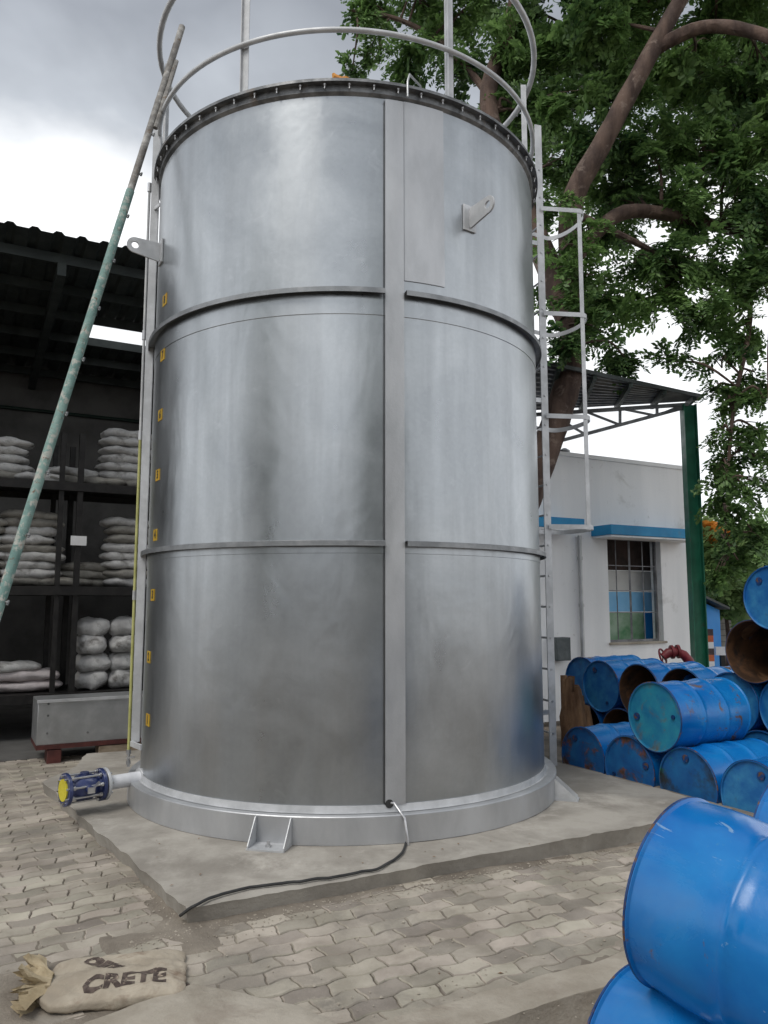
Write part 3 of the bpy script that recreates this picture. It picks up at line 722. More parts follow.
# corrugated roof with one translucent panel opening
pitch = .255; prf = [(0, 0), (.09, 0), (.125, .035), (.185, .035), (.22, 0)]
us = []
k = 0; u0 = eu + SH_L
while u0 + k * pitch < eu + SH_R:
    for a, b in prf: us.append((u0 + k * pitch + a, b))
    k += 1
vsn = 24; vv_ = [ev + DEP * i / vsn for i in range(vsn + 1)]
def roof_hit(px, py):
    o = Vector((0, 0, H)); d = ray(px, py); v0 = o.dot(V); dv_ = d.dot(V)
    # z = E0.z - s (v-ev)
    s = FALL / DEP; t = (E0.z + s * ev - s * v0 - o.z) / (d.z + s * dv_)
    return uv(o + d * t)
h1, h2, h3, h4 = roof_hit(97, 322), roof_hit(150, 332), roof_hit(68, 337), roof_hit(132, 350)
hu0, hu1 = min(h1[0], h3[0]) + .2, max(h2[0], h4[0]) + .1; hv0, hv1 = min(h1[1], h2[1]), max(h3[1], h4[1])
m = MB(); vs = []; nu = len(us)
for v in vv_:
    for (u, dz) in us: vs.append(W(u, v, roofz(v - ev) + dz))
fs = []
for i in range(vsn):
    for j in range(nu - 1):
        uc = (us[j][0] + us[j + 1][0]) / 2; vc = (vv_[i] + vv_[i + 1]) / 2
        if hu0 < uc < hu1 and hv0 < vc < hv1: continue
        a = i * nu + j; fs.append((a, a + 1, a + nu + 1, a + nu))
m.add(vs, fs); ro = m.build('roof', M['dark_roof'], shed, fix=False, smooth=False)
sm = ro.modifiers.new('thick', 'SOLIDIFY'); sm.thickness = .004
for i in range(6):
    v = ev + .45 + i * (DEP - .7) / 5; m = MB()
    m.bar(W(eu + SH_L, v, roofz(v - ev) - .065), W(eu + SH_R, v, roofz(v - ev) - .065), .05, .12); m.build('purlin', M['dark_roof'], shed)
for i in range(4):
    u = eu + SH_L + .4 + i * 2.9; m = MB()
    m.bar(W(u, ev + .4, roofz(0) - .24), W(u, ev + DEP - .1, roofz(DEP) - .22), .1, .18); m.build('rafter', M['dark_roof'], shed)
zr = roofz(DEP) - .02
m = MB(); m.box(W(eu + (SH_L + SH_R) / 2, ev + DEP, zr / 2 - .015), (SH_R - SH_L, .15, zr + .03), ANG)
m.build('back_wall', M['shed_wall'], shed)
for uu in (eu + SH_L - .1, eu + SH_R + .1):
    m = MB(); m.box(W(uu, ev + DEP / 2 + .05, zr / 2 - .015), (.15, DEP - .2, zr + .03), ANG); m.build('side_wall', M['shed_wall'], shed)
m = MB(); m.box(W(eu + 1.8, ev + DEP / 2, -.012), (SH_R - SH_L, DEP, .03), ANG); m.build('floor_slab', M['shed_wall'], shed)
gz = z_at(60, 415, W(eu + 1.5, ev + DEP - .15)); m = MB(); m.tube([W(eu + SH_L, ev + DEP - .12, gz), W(eu + SH_R, ev + DEP - .12, gz)], .03, 8); m.build('wall_pipe', M['green_dark'], shed)
for uu in (eu + SH_L + .02, eu + SH_R - .1):
    m = MB(); m.box(W(uu, ev + .12, roofz(0) / 2 - .1), (.14, .14, roofz(0) - .1), ANG); m.build('column', M['green_dark'], shed)

# storage rack
RK = at(0, 583, 9.5); ru, rv = uv(RK); RZ = (.56, 1.87, 3.19); RD = .95
rack = thing('storage_rack', 'dark steel rack loaded with piled sacks inside the shed', 'rack', (RK.x, RK.y, -.03))
for pxl in (-190, 57, 76, 300):
    q = at(pxl, 583, 9.5); # on the rack's front line
    d_ = ray(pxl, 583); t = rv / d_.dot(V); u = (d_ * t).dot(U) if True else 0
    for dv in (0.0, RD):
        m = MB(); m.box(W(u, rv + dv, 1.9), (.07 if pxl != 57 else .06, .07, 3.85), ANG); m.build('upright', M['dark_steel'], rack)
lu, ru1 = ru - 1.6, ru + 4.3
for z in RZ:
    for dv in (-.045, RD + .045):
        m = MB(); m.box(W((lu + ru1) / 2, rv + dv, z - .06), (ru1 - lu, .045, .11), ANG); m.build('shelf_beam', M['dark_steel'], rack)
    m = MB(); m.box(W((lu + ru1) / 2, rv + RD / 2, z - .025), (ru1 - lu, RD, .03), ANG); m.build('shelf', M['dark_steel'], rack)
def rack_u(px, y=583, dv=0.): d_ = ray(px, y); t = (rv + dv) / d_.dot(V); return (d_ * t).dot(U)
nz_ = z_at(78, 541, W(rack_u(78, 541), rv))
m = MB(); m.box(W(rack_u(78, 541), rv - .06, nz_), (.19, .006, .12), ANG); tag(m.build('paper_notice', M['paper']), 'small white paper notice hung on the dark rack post', 'notice')

# sacks ------------------------------------------------------------
def sack_mesh(seed, l=.74, w_=.46, h=.135, lump=.034, mat='sack'):
    bm = bmesh.new(); bmesh.ops.create_cube(bm, size=2); bmesh.ops.subdivide_edges(bm, edges=bm.edges[:], cuts=9, use_grid_fill=True)
    for v in bm.verts:
        x, y, z = v.co; n = Vector((x, y, z)).normalized(); 
        p = 4.5; s = (abs(n.x) ** p + abs(n.y) ** p + abs(n.z) ** 2.2) ** (-1 / p)
        q = n * s; q = Vector((max(-1, min(1, q.x)), max(-1, min(1, q.y)), max(-1, min(1, q.z))))
        pinch = 1 - .35 * max(0, abs(q.x) - .7) / .3
        v.co = Vector((q.x * l / 2, q.y * w_ / 2, q.z * h / 2 * pinch))
        c = v.co
        nn = mnoise.noise(Vector((c.x * 6 + seed * 11, c.y * 6, c.z * 5))) * lump + mnoise.noise(Vector((c.x * 18 + seed * 5, c.y * 18, c.z * 22))) * lump * .45
        v.co = c + n * nn
        v.co.z = max(-h / 2 * 1.02, v.co.z) + h / 2
    me = bpy.data.meshes.new('sack'); bm.to_mesh(me); bm.free(); me.polygons.foreach_set('use_smooth', [True] * len(me.polygons))
    me.materials.append(M[mat]); return me
flat = [sack_mesh(i) for i in range(4)] + [sack_mesh(i + 9, mat='sack_dusty') for i in range(2)]
pink = [sack_mesh(20 + i, .95, .55, .14, mat='sack_pink') for i in range(2)]
bund = [sack_mesh(30 + i, .42, .44, .24, .04) for i in range(3)]
ORD = ['lowest', 'second', 'third', 'fourth', 'fifth', 'sixth', 'seventh', 'eighth', 'ninth', 'tenth', 'eleventh', 'twelfth']
rs_ = random.Random(5)
def pile(pxc, shelf, n, meshes, step, where, group, dv=.45, jx=.03, rz=0.0, pyref=583):
    u = rack_u(pxc, pyref, dv)
    for k in range(n):
        me = meshes[rs_.randrange(len(meshes))]; jj = jx * (1 + .8 * (rs_.random() < .3))
        o = bpy.data.objects.new('sack', me); COL.objects.link(o)
        p = W(u + rs_.uniform(-jj, jj), rv + dv + rs_.uniform(-.03, .03), RZ[shelf] - .010 + k * step); o.location = p
        o.rotation_euler = (0, 0, ANG + rz + rs_.uniform(-.08, .08) + (math.pi if rs_.random() < .5 else 0))
        o.scale = (rs_.uniform(.9, 1.08), rs_.uniform(.95, 1.05), rs_.uniform(1.0, 1.12))
        pos = 'topmost' if k == n - 1 else (ORD[k] + (' from the bottom' if k else ''))
        tag(o, f'{pos} sack {where}', 'sack', group)
pile(28, 1, 9, flat, .105, 'in tall pale stack behind leaning pole, middle shelf', 'sacks stacked on the middle shelf')
pile(-28, 1, 8, flat, .105, 'in stack at the left picture edge, middle shelf', 'sacks stacked on the middle shelf')
pile(128, 1, 8, flat, .115, 'in stack beside the gauge tube, middle shelf', 'sacks stacked on the middle shelf', dv=.4)
pile(87, 1, 3, flat[4:], .10, 'in low grey heap right of the rack notice', 'sacks stacked on the middle shelf', dv=.6)
pile(63, 1, 1, flat[4:], .10, 'lying alone between the rack posts, middle shelf', 'sacks stacked on the middle shelf', dv=.4)
pile(126, 2, 7, flat, .115, 'in stack beside the gauge tube, top shelf', 'sacks lying on the top shelf', dv=.4, pyref=470)
pile(1, 2, 5, flat, .11, 'in stack at left end of top shelf', 'sacks lying on the top shelf', dv=.4, pyref=470)
pile(42, 2, 1, flat, .11, 'lying flat behind the pole on top shelf', 'sacks lying on the top shelf', dv=.35, pyref=470)
pile(72, 2, 2, flat, .11, 'in small slumped heap mid top shelf', 'sacks lying on the top shelf', dv=.4, pyref=470, rz=.3)
pile(100, 2, 1, flat[4:], .11, 'grey and slumped beside the top shelf stack', 'sacks lying on the top shelf', dv=.3, pyref=470, rz=-.2)
pile(22, 0, 2, pink, .125, 'in wide pinkish pile on the bottom shelf', 'flat sacks on the bottom shelf', pyref=693)
pile(8, 0, 1, flat, .12, 'folded small on top of pinkish pile', 'flat sacks on the bottom shelf', pyref=660, dv=.4) 
COL.objects[-1].location.z += .245
pile(90, 0, 4, bund, .225, 'bundle in left column of the bottom shelf pair', 'rolled sack bundles on the bottom shelf', dv=.3, jx=.015, pyref=693)
pile(122, 0, 4, bund, .225, 'bundle in right column of the bottom shelf pair', 'rolled sack bundles on the bottom shelf', dv=.3, jx=.015, pyref=693)

# galvanised trough on blocks
TRO = gp(35, 765); tu, tv = uv(TRO)
tz0 = .19; tz1 = z_at(33, 702, W(tu, tv)); TL = 2.6
trg = thing('steel_trough', 'long galvanised sheet trough on red frame beside the shed', 'trough', (TRO.x, TRO.y, 0))
m = MB(); m.box(W(tu + TL / 2, tv + .3, (tz0 + tz1) / 2), (TL, .6, tz1 - tz0), ANG); m.build('trough_body', M['galv'], trg, bevel=.006)
m = MB(); m.box(W(tu + TL / 2, tv - .006, tz1 + .004), (TL + .02, .03, .03), ANG); m.build('trough_lip', M['galv_paint'], trg)
m = MB(); m.box(W(tu + TL / 2, tv + .3, tz0 - .022), (TL, .62, .045), ANG); m.build('frame', M['red_steel'], trg)
for (du, dz) in ((.10, .12), (.10, .30), (.10, .42), (.5, .10), (.95, .12), (1.35, .12)):
    m = MB(); disc(m, W(tu + du, tv - .004, tz0 + dz), V, .012, .014, 8); m.build('rivet', M['galv_dark'], trg)
for i, du in enumerate((.18, .62, 1.35)):
    m = MB(); wdt = (.14, .62, .75)[i]; m.box(W(tu + du + wdt / 2 * (i > 0), tv + .12, .068 - .005), (wdt, .25, .148), ANG)
    tag(m.build('support_block', M['red_steel'] if i == 0 else M['wood'], bevel=.008), ('dark red block under the left end of the trough', 'pale timber block under the middle of the trough', 'pale timber block under the trough nearest the valve')[i], 'block', 'blocks under the trough')

m = MB(); m.box((2, -16, 1.7), (34, .3, 3.6)); fwl = m.build('reflection_wall', M['blockwall'], origin=(2, -16, 0)); tag(fwl, 'unseen grey wall added behind the photographer to darken the tank reflections', 'wall')  # added out of view so the lower tank courses mirror something darker
# ------------------------------------------------------------------ white building at the right
B0 = at(550, 455, 11.5); bu0, bv0 = uv(B0); BH = 3.87
def wall_u(px, dv=0.): d_ = ray(px, 600); t = (bv0 + dv) / d_.dot(V); return (d_ * t).dot(U)
def wz(px, py, dv=0.): d_ = ray(px, py); t = (bv0 + dv) / d_.dot(V); return H + d_.z * t
bld = thing('white_building', 'white rendered building with grilled window behind the ladder and drums', 'building', (B0.x, B0.y, -.03))
uL, uR = wall_u(500) - 2.5, wall_u(688.5); w0, w1 = wall_u(609), wall_u(662.5); zb, zt_ = wz(635, 642), wz(635, 538)
m = MB()
def wbox(m, ua, ub, va, vb, za, zb_): m.box(W((ua + ub) / 2, (va + vb) / 2, (za + zb_) / 2), (ub - ua, vb - va, zb_ - za), ANG)
wbox(m, uL, w0, bv0, bv0 + .22, -.03, BH); wbox(m, w1, uR, bv0, bv0 + .22, -.03, BH)
wbox(m, w0, w1, bv0, bv0 + .22, -.03, zb); wbox(m, w0, w1, bv0, bv0 + .22, zt_, BH)
m.build('front_wall', M['wall_white'], bld)
m = MB(); wbox(m, uR - .22, uR, bv0 + .22, bv0 + 4.5, -.03, BH); m.build('side_wall', M['wall_white'], bld)
m = MB(); wbox(m, uL, uL + .2, bv0 + .22, bv0 + 4.3, -.03, BH); m.build('side_wall', M['wall_white'], bld)
m = MB(); wbox(m, uL - .04, uR + .04, bv0 - .03, bv0 + .25, BH, BH + .06); m.build('parapet_cap', M['wall_white'], bld)
# window
m = MB(); fw = .035
for (ua, ub, za, zb2) in ((w0, w1, zb, zb + fw), (w0, w1, zt_ - fw, zt_), (w0, w0 + fw, zb + fw, zt_ - fw), (w1 - fw, w1, zb + fw, zt_ - fw)): wbox(m, ua, ub, bv0 + .10, bv0 + .14, za, zb2)
win = m.build('window', M['grille'], bld)
m = MB(); wbox(m, w0 - .03, w1 + .03, bv0 - .04, bv0 + .10, zb - .03, zb + .002); m.build('sill', M['kerb'], win)
for k in range(1, 4):
    u = w0 + (w1 - w0) * k / 4; m = MB(); m.bar(W(u, bv0 + .12, zb + fw), W(u, bv0 + .12, zt_ - fw), .014 if k != 2 else .03, .014); m.build('grille_bar', M['grille'], win)
for k in (.28, .49, .73):
    z = zb + (zt_ - zb) * k; m = MB(); m.bar(W(w0 + fw, bv0 + .105, z), W(w1 - fw, bv0 + .105, z), .012, .012); m.build('grille_bar', M['grille'], win)
# flat colour panels behind the grille, standing in for reflections in the glass
def room_box(ua, ub, va, vb, za, zb2, name, mat, label, cat):
    m = MB(); wbox(m, ua, ub, bv0 + va, bv0 + vb, za, zb2); o = m.build(name, mat, origin=tuple(W((ua + ub) / 2, bv0 + (va + vb) / 2, za))); return tag(o, label, cat) if label else o
D1 = .42
def u_in(px): return wall_u(px, D1)
def z_in(py): return wz(635, py, D1)
prt = thing('reflection_panels', 'blue and green partition standing in for reflections in the grilled window', 'backing', tuple(W(u_in(635), bv0 + D1, -.03)))
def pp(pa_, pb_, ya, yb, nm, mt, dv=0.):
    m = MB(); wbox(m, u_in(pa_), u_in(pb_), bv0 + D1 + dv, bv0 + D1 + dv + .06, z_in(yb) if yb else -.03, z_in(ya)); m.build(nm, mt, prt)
pp(596, 643, 612, None, 'green_panel', M['green_reflection']); pp(643.2, 680, 612, None, 'blue_panel', M['blue_shed'])
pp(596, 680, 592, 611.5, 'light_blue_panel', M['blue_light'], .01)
pp(596, 680, 571, 591.5, 'white_panel', M['refl_white'], .02)
pp(594, 682, 520, 570.5, 'dark_panel', M['refl_dark'], -.02)
# blue chajja slabs over openings
for (pa_, pb_, yb, nm) in ((601, 684, 540, 0), (545, 567, 526, 1)):
    m = MB(); za = wz(635, 540) + .02 if nm == 0 else wz(556, 531); wbox(m, wall_u(pa_) - (.16 if nm == 0 else .6), wall_u(pb_) - .0, bv0 - .42, bv0 + .0, za, za + .15); ch = m.build('sunshade', M['blue_paint'], bld, bevel=.006)
    m = MB(); wbox(m, wall_u(pa_) - .14 if nm == 0 else wall_u(pa_) - .58, wall_u(pb_) - .02, bv0 - .40, bv0 - .003, za - .03, za - .002); m.build('soffit', M['wall_white'], ch)
m = MB(); u = wall_u(578.5); m.tube([W(u, bv0 - .06, 0), W(u, bv0 - .06, wz(578, 536))], .032, 10)
for z in (.8, 1.6, 2.3): m.tube([W(u, bv0 - .06, z), W(u, bv0 - .06, z + .05)], .04, 10)
m.build('downpipe', M['galv'], bld)
m = MB(); u = wall_u(559.5); wbox(m, u - .2, u + .05, bv0 - .16, bv0 - .0, wz(560, 660), wz(560, 637)); m.build('meter_box', M['box_grey'], bld, bevel=.008)
m = MB(); q = W(wall_u(563, .4), bv0 + .5, BH + .06); m.tube([q, q + Z * .16, q + Z * .2], [.09, .09, .03], 12); m.tube([q + U * .2, q + U * .2 + Z * .15, q + U * .2 + Z * .19], [.09, .09, .03], 12); m.build('roof_vent', M['galv_dark'], bld)

# ------------------------------------------------------------------ canopy on a green post
PT = at(688, 405, 11.0); canopy = thing('steel_canopy', 'corrugated canopy roof on a green post with tapered truss', 'canopy', (PT.x, PT.y, -.1))
ztop = PT.z
m = MB(); c = Vector((PT.x, PT.y, 0)); hgt = ztop + .03
for s_ in (-.085, .085): m.box((c.x + s_, c.y, ztop / 2 - .05), (.014, .17, ztop + .1))
m.box((c.x, c.y, ztop / 2 - .05), (.156, .010, ztop + .1)); m.build('post', M['green_paint'], canopy)
m = MB(); m.box((c.x, c.y, -.088), (.3, .3, .02)); m.build('base_plate', M['green_paint'], canopy)
def pz(px, py, z): r = ray(px, py); return Vector((0, 0, H)) + r * ((z - H) / r.z)
zc = ztop + .16
q1, q2, q3, q4 = pz(500, 352, zc), pz(703, 396, zc), pz(697, 401, zc), pz(500, 412, zc)
vs = []; NR = 44; NL = 12
for i in range(NR + 1):
    t = i / NR; zz_ = [0, 0, .03, .03][i % 4]
    for j in range(NL + 1):
        s = j / NL; p = q1.lerp(q2, s).lerp(q4.lerp(q3, s), t); vs.append(p + Vector((0, 0, zz_)))
fs = [(i * (NL + 1) + j, i * (NL + 1) + j + 1, (i + 1) * (NL + 1) + j + 1, (i + 1) * (NL + 1) + j) for i in range(NR) for j in range(NL)]
ro = MB().add(vs, fs).build('roof_sheet', M['rib_grey'], canopy, fix=False, smooth=False); sm = ro.modifiers.new('t', 'SOLIDIFY'); sm.thickness = .004
for s in (.25, .42, .6, .78, .95):
    m = MB(); m.bar(q1.lerp(q2, s) - Z * .05, q4.lerp(q3, s) - Z * .05, .05, .08); m.build('purlin', M['green_dark'], canopy)
m = MB(); m.bar(q1 - Z * .01, q2 - Z * .01, .03, .05); m.build('fascia', M['dark_roof'], canopy)
Yt = 11.0
def tr(px, py): return at(px, py, Yt)
m = MB(); m.bar(tr(500, 417), tr(688, 404.5), .05, .05); truss = m.build('truss', M['rib_grey'], canopy)
def ty(px, a): (x0, y0), (x1, y1) = a; return y0 + (y1 - y0) * (px - x0) / (x1 - x0)
TOPL = ((500, 417), (688, 404.5)); BOTL = ((500, 457), (683, 408))
m = MB(); m.bar(tr(*BOTL[0]), tr(*BOTL[1]), .05, .045); m.build('bottom_chord', M['rib_grey'], truss)
for px in (550, 585, 620, 657):
    m = MB(); m.bar(tr(px, ty(px, TOPL)), tr(px, ty(px, BOTL)), .035, .035); m.build('strut', M['rib_grey'], truss)
for a, b in ((550, 585), (585, 620), (622, 655), (660, 683)):
    m = MB(); 
    if a != 660: m.bar(tr(a, ty(a, TOPL)), tr(b, ty(b, BOTL)), .03, .03)
    else: m.bar(tr(a, ty(a, BOTL)), tr(b, ty(b, TOPL)), .03, .03)
    m.build('diagonal', M['rib_grey'], truss)

# ------------------------------------------------------------------ drums
DR, DL = .2925, .88
def drum_protos():
    I = Matrix.Translation((-DL / 2, 0, DR))
    out = {}
    def rprof(closed_near=True):
        pr = [(DR - .008, .0), (DR, .003), (DR + .001, .014), (DR - .007, .02)]
        def flat(a, b, n): return [(DR - .007, a + (b - a) * k / n) for k in range(1, n)]
        def bead(c): return [(DR - .007, c - .018), (DR - .002, c - .010), (DR + .001, c), (DR - .002, c + .010), (DR - .007, c + .018)]
        pr += bead(.075)[1:4] + [(DR - .007, .10)] if False else []
        pr += flat(.02, .282, 9) + bead(.30) + flat(.318, .562, 8) + bead(.58) + flat(.598, .86, 9) + [(DR - .007, DL - .02), (DR + .001, DL - .014), (DR, DL - .003), (DR - .008, DL)]
        return pr
    return I, rprof
I_, rprof = drum_protos()
def make_drum(open_near, paint, lidm, label, near, axis, z, group='blue steel drums stacked on their sides', roll=0, dent=0, cat='drum'):
    """near: xy of the near end's centre, axis: direction away from it, z: height of the drum's axis"""
    ax = Vector(axis).normalized(); ctr = Vector((near[0], near[1], z)) + ax * (DL / 2)
    root = thing('steel_drum', label, cat, (0, 0, 0), group); root['_o'] = [0, 0, 0]
    m = MB(); m.lathe(rprof(), I_, 72)
    if dent:
        for v in m.v:
            q = v - Vector((-.02, 0, DR)); a = math.atan2(v.z - DR, v.y)
            da = (a - dent + math.pi) % (2 * math.pi) - math.pi
            k = math.exp(-(da / .35) ** 2) * math.exp(-((v.x + .0) / .16) ** 2); rad = Vector((0, v.y, v.z - DR)); v -= rad * (.09 * k)
    sd_ = near[0] * 13 + near[1] * 7; k_ = .028 if dent else .012; rdn = random.Random(int(sd_ * 10))
    dents = [(rdn.uniform(-.25, .3), rdn.uniform(0, 6.28), rdn.uniform(.06, .11), rdn.uniform(.012, .03)) for _ in range(7 if dent else 2)]
    for v in m.v:
        rad = Vector((0, v.y, v.z - DR)); edge = max(0, 1 - abs(v.x / (DL / 2)) ** 6); a = math.atan2(v.z - DR, v.y)
        d_ = mnoise.noise(Vector((v.x * 3.5 + sd_, v.y * 4, v.z * 4))) * k_
        for (xx, aa_, w1, dp) in dents:
            da = ((a - aa_ + math.pi) % (2 * math.pi) - math.pi) * DR
            d_ -= dp * math.exp(-(da / w1) ** 2 - ((v.x - xx) / (w1 * .8)) ** 2)
        v += rad.normalized() * d_ * edge
    sh = m.build('shell', paint, root)
    if open_near:
        m = MB(); m.lathe([(DR - .008, 0), (DR - .014, .006), (DR - .012, DL - .03), (0.02, DL - .03)], I_, 48); m.build('inner_wall', M['drum_rust'], root)
    else:
        m = MB(); m.lathe([(DR - .008, 0), (DR - .013, .004), (DR - .016, .018), (DR - .05, .020), (.05, .016), (.0001, .016)], I_, 48); ld_ = m.build('lid', lidm, root)
        for (r_, a) in ((.20, .6), (.2, .6 + math.pi)):
            m = MB(); m.tube([I_ @ Vector((.017, r_ * math.cos(a), r_ * math.sin(a))), I_ @ Vector((.006, r_ * math.cos(a), r_ * math.sin(a)))], .032 if a < 2 else .018, 12); m.build('bung', M['drum_rim'], ld_)
    m = MB(); m.tube([I_ @ Vector((.007, (DR - .004) * math.cos(2 * math.pi * k / 64), (DR - .004) * math.sin(2 * math.pi * k / 64))) for k in range(64)], .0068, 6, closed=True); m.build('chime', M['drum_rim'], root)
    m = MB(); m.lathe([(DR - .008, DL), (DR - .016, DL - .018), (.0001, DL - .018)], I_, 48); m.build('far_lid', lidm or paint, root)
    # roll about its own axis, then aim
    az = math.atan2(ax.y, ax.x); el = math.asin(ax.z)
    rot = Matrix.Rotation(az, 4, 'Z') @ Matrix.Rotation(-el, 4, 'Y')
    mt = T(ctr) @ rot @ Matrix.Rotation(roll, 4, 'X') @ T((0, 0, -DR))
    root.matrix_world = mt
    return root
G = -.10; RW = Vector((.585 * U.y, -.585 * U.x)); UA = (U.x, U.y, 0)
Fp = at(582, 753, 7.62)
zr0 = G + DR; TS = .507
def nrow(base, k, along=0.): return (base[0] + RW[0] * k + U.x * along, base[1] + RW[1] * k + U.y * along)
fb = (Fp.x, Fp.y)
rb = (2.50 - .5 * RW.x, 9.2 - .5 * RW.y)
B_, WN = M['drum'], M['drum_worn']
make_drum(False, B_, M['lid_rust'], 'closed blue drum at the left end of the bottom row, rust patch on its lid', nrow(fb, 0), UA, zr0, roll=.4)
make_drum(False, B_, M['lid_rust'], 'second drum of the front bottom row, orange rust stain on its lid', nrow(fb, 1), UA, zr0, roll=2.2)
make_drum(False, B_, M['lid_green'], 'bottom row drum with a green stained lid', nrow(fb, 2.08), UA, zr0, roll=.9)
make_drum(False, B_, M['lid_blue'], 'bottom row drum with scratched pale blue lid, right of the green stained one', nrow(fb, 3.12), UA, zr0, roll=1.3)
make_drum(False, WN, M['lid_teal'], 'large looking drum with worn teal lid lying on top of front row', nrow(fb, 1.56, -.02), UA, zr0 + TS - .008, roll=-.7)
make_drum(False, B_, M['lid_blue'], 'second tier drum at the right picture edge beside the teal lidded one', nrow(rb, 4.5, .0), UA, zr0 + TS, roll=.2)
back = [(0, True, 'bottom row drum in the back row, far left by the tree foot'), (1, True, 'bottom back row drum, under the two leftmost upper drums'), (2, False, 'bottom back row drum, behind the rust patched lid'),
        (3, True, 'bottom back row drum behind the teal lidded drum'), (4, False, 'bottom back row drum right of the teal lidded drum'), (5, False, 'bottom back row drum at the right, under the rusty open drum')]
for k, op, lb in back: make_drum(op, WN, M['lid_blue'], lb, nrow(rb, k), UA, zr0, roll=k)
up = [(.5 - 1, False, 'lid_blue', 'upper back row drum by the tree foot, leftmost'), (.5, False, 'lid_blue', 'upper back row drum with plain blue closed end, second from left'), (1.5, True, None, 'open upper back row drum with dark rusty mouth, left of the teal lid'),
      (2.5, True, None, 'open upper back row drum with black mouth, above the teal lidded drum'), (3.5, False, 'lid_blue', 'upper back row drum partly behind the teal lidded drum, right side')]
for k, op, lm_, lb in up:
    if k > 0: make_drum(op, B_, M[lm_] if lm_ else M['lid_blue'], lb, nrow(rb, k), UA, zr0 + TS, roll=k)
    else: make_drum(op, WN, M['lid_blue'], lb, nrow(rb, k, .25), UA, zr0 + TS, roll=k)
make_drum(True, M['drum_bare'], M['drum_bare'], 'brown rusty open drum on the third tier at right', nrow(rb, 4.0, -.05), UA, zr0 + 2 * TS, roll=1)
make_drum(True, M['drum_bare'], M['drum_bare'], 'rusty third tier drum beyond the right picture edge', nrow(rb, 5.0, .0), UA, zr0 + 2 * TS, roll=2)
make_drum(False, B_, M['lid_blue'], 'topmost blue drum of the pile at the right edge', nrow(rb, 4.45, -.1), UA, zr0 + 3 * TS - .01, roll=.3)
# two big drums in the foreground
FD = Vector((.62, -.785, -.0)).normalized(); GF = -.10
pd2 = Vector((-FD.y, FD.x)); 
c2 = (.80, 2.70)
make_drum(False, M['drum_fore'], M['lid_blue'], 'glossy blue drum in near foreground, lower of the pair and cut by the picture bottom', c2, FD, GF + DR, roll=.5, dent=2.0)
make_drum(False, M['drum_fore'], M['lid_blue'], 'large glossy blue dented drum in near foreground, upper of the pair', (.93, 2.60), (.62, -.785, -.12), .745, roll=1.2, dent=.2)
make_drum(False, M['drum_fore'], M['lid_blue'], 'blue drum behind the large foreground one, only its rim corner showing', (1.55, 3.15), FD, .69, roll=.9)

# ------------------------------------------------------------------ red hydrant monitor behind the drums
HB_ = at(690, 672, 9.9); hy = thing('hydrant', 'dark red water pipe with handwheel rising behind the drums', 'hydrant', (HB_.x, HB_.y, -.03))
def h(px, py): return at(px, py, 9.9)
m = MB(); b0 = h(692, 664); m.tube([(b0.x, b0.y, -.1), (b0.x, b0.y, b0.z - .05), h(689, 661), h(684, 655), h(677, 652), h(668, 653), h(663, 657)], [.06, .06, .06, .058, .055, .06, .045], 14); m.build('pipe', M['valve_red'], hy)
m = MB(); cwh = h(665, 656); tv_ = Vector((.75, -.6, .3)).normalized(); fr = tv_.orthogonal().normalized(); fr2 = tv_.cross(fr)
wc = cwh + tv_ * -.03
m.tube([wc + (fr * math.cos(k * math.pi / 12) + fr2 * math.sin(k * math.pi / 12)) * .095 for k in range(24)], .012, 8, closed=True)
for k in range(4): a = k * math.pi / 2; m.tube([wc, wc + (fr * math.cos(a) + fr2 * math.sin(a)) * .095], .008, 6)
m.tube([wc, cwh + tv_ * .08], .014, 8); m.build('handwheel', M['valve_red'], hy)
m = MB(); disc(m, h(678, 651.5), Vector((1, 0, .1)).normalized(), .085, .03, 16); disc(m, h(672, 652), Vector((1, 0, .1)).normalized(), .085, .03, 16); m.build('flange', M['valve_red'], hy)

# ------------------------------------------------------------------ far right background
sb = at(698, 660, 16.0)
bs = thing('blue_shed', 'bright blue clad shed with sloping roof far behind the green post', 'shed', (sb.x, sb.y, -.03))
A1, A2 = at(660, 590, 16.0), at(724, 607, 17.4)
m = MB(); zA, zB = at(700, 600, 16.).z, at(719, 610, 17.).z
pL, pR = Vector((at(660, 600, 15.5).x, 15.5, 0)), Vector((at(719, 600, 17.).x, 17., 0)); bk = Vector((-1.2, 3, 0))
m.add([pL, pR, pR + Z * zB, pL + Z * (zA + .35), pL + bk, pR + bk, pR + bk + Z * zB, pL + bk + Z * (zA + .35)], [(0, 1, 2, 3), (1, 5, 6, 2), (5, 4, 7, 6), (4, 0, 3, 7)])
m.build('wall', M['blue_shed'], bs, smooth=False)
m = MB(); a_, b_ = pL + Z * (zA + .39), pR + Z * (zB + .04); e_ = (b_ - a_).normalized(); nrm = Vector((.3, -.6, 0))
m.add([a_ - e_ * .3 + nrm * .3, b_ + e_ * .12 + nrm * .3, b_ + e_ * .12 + bk, a_ - e_ * .3 + bk] + [p + Z * .05 for p in (a_ - e_ * .3 + nrm * .3, b_ + e_ * .12 + nrm * .3, b_ + e_ * .12 + bk, a_ - e_ * .3 + bk)],
      [(3, 2, 1, 0), (4, 5, 6, 7), (0, 1, 5, 4), (1, 2, 6, 5), (2, 3, 7, 6), (3, 0, 4, 7)]); m.build('roof', M['dark_roof'], bs, smooth=False)
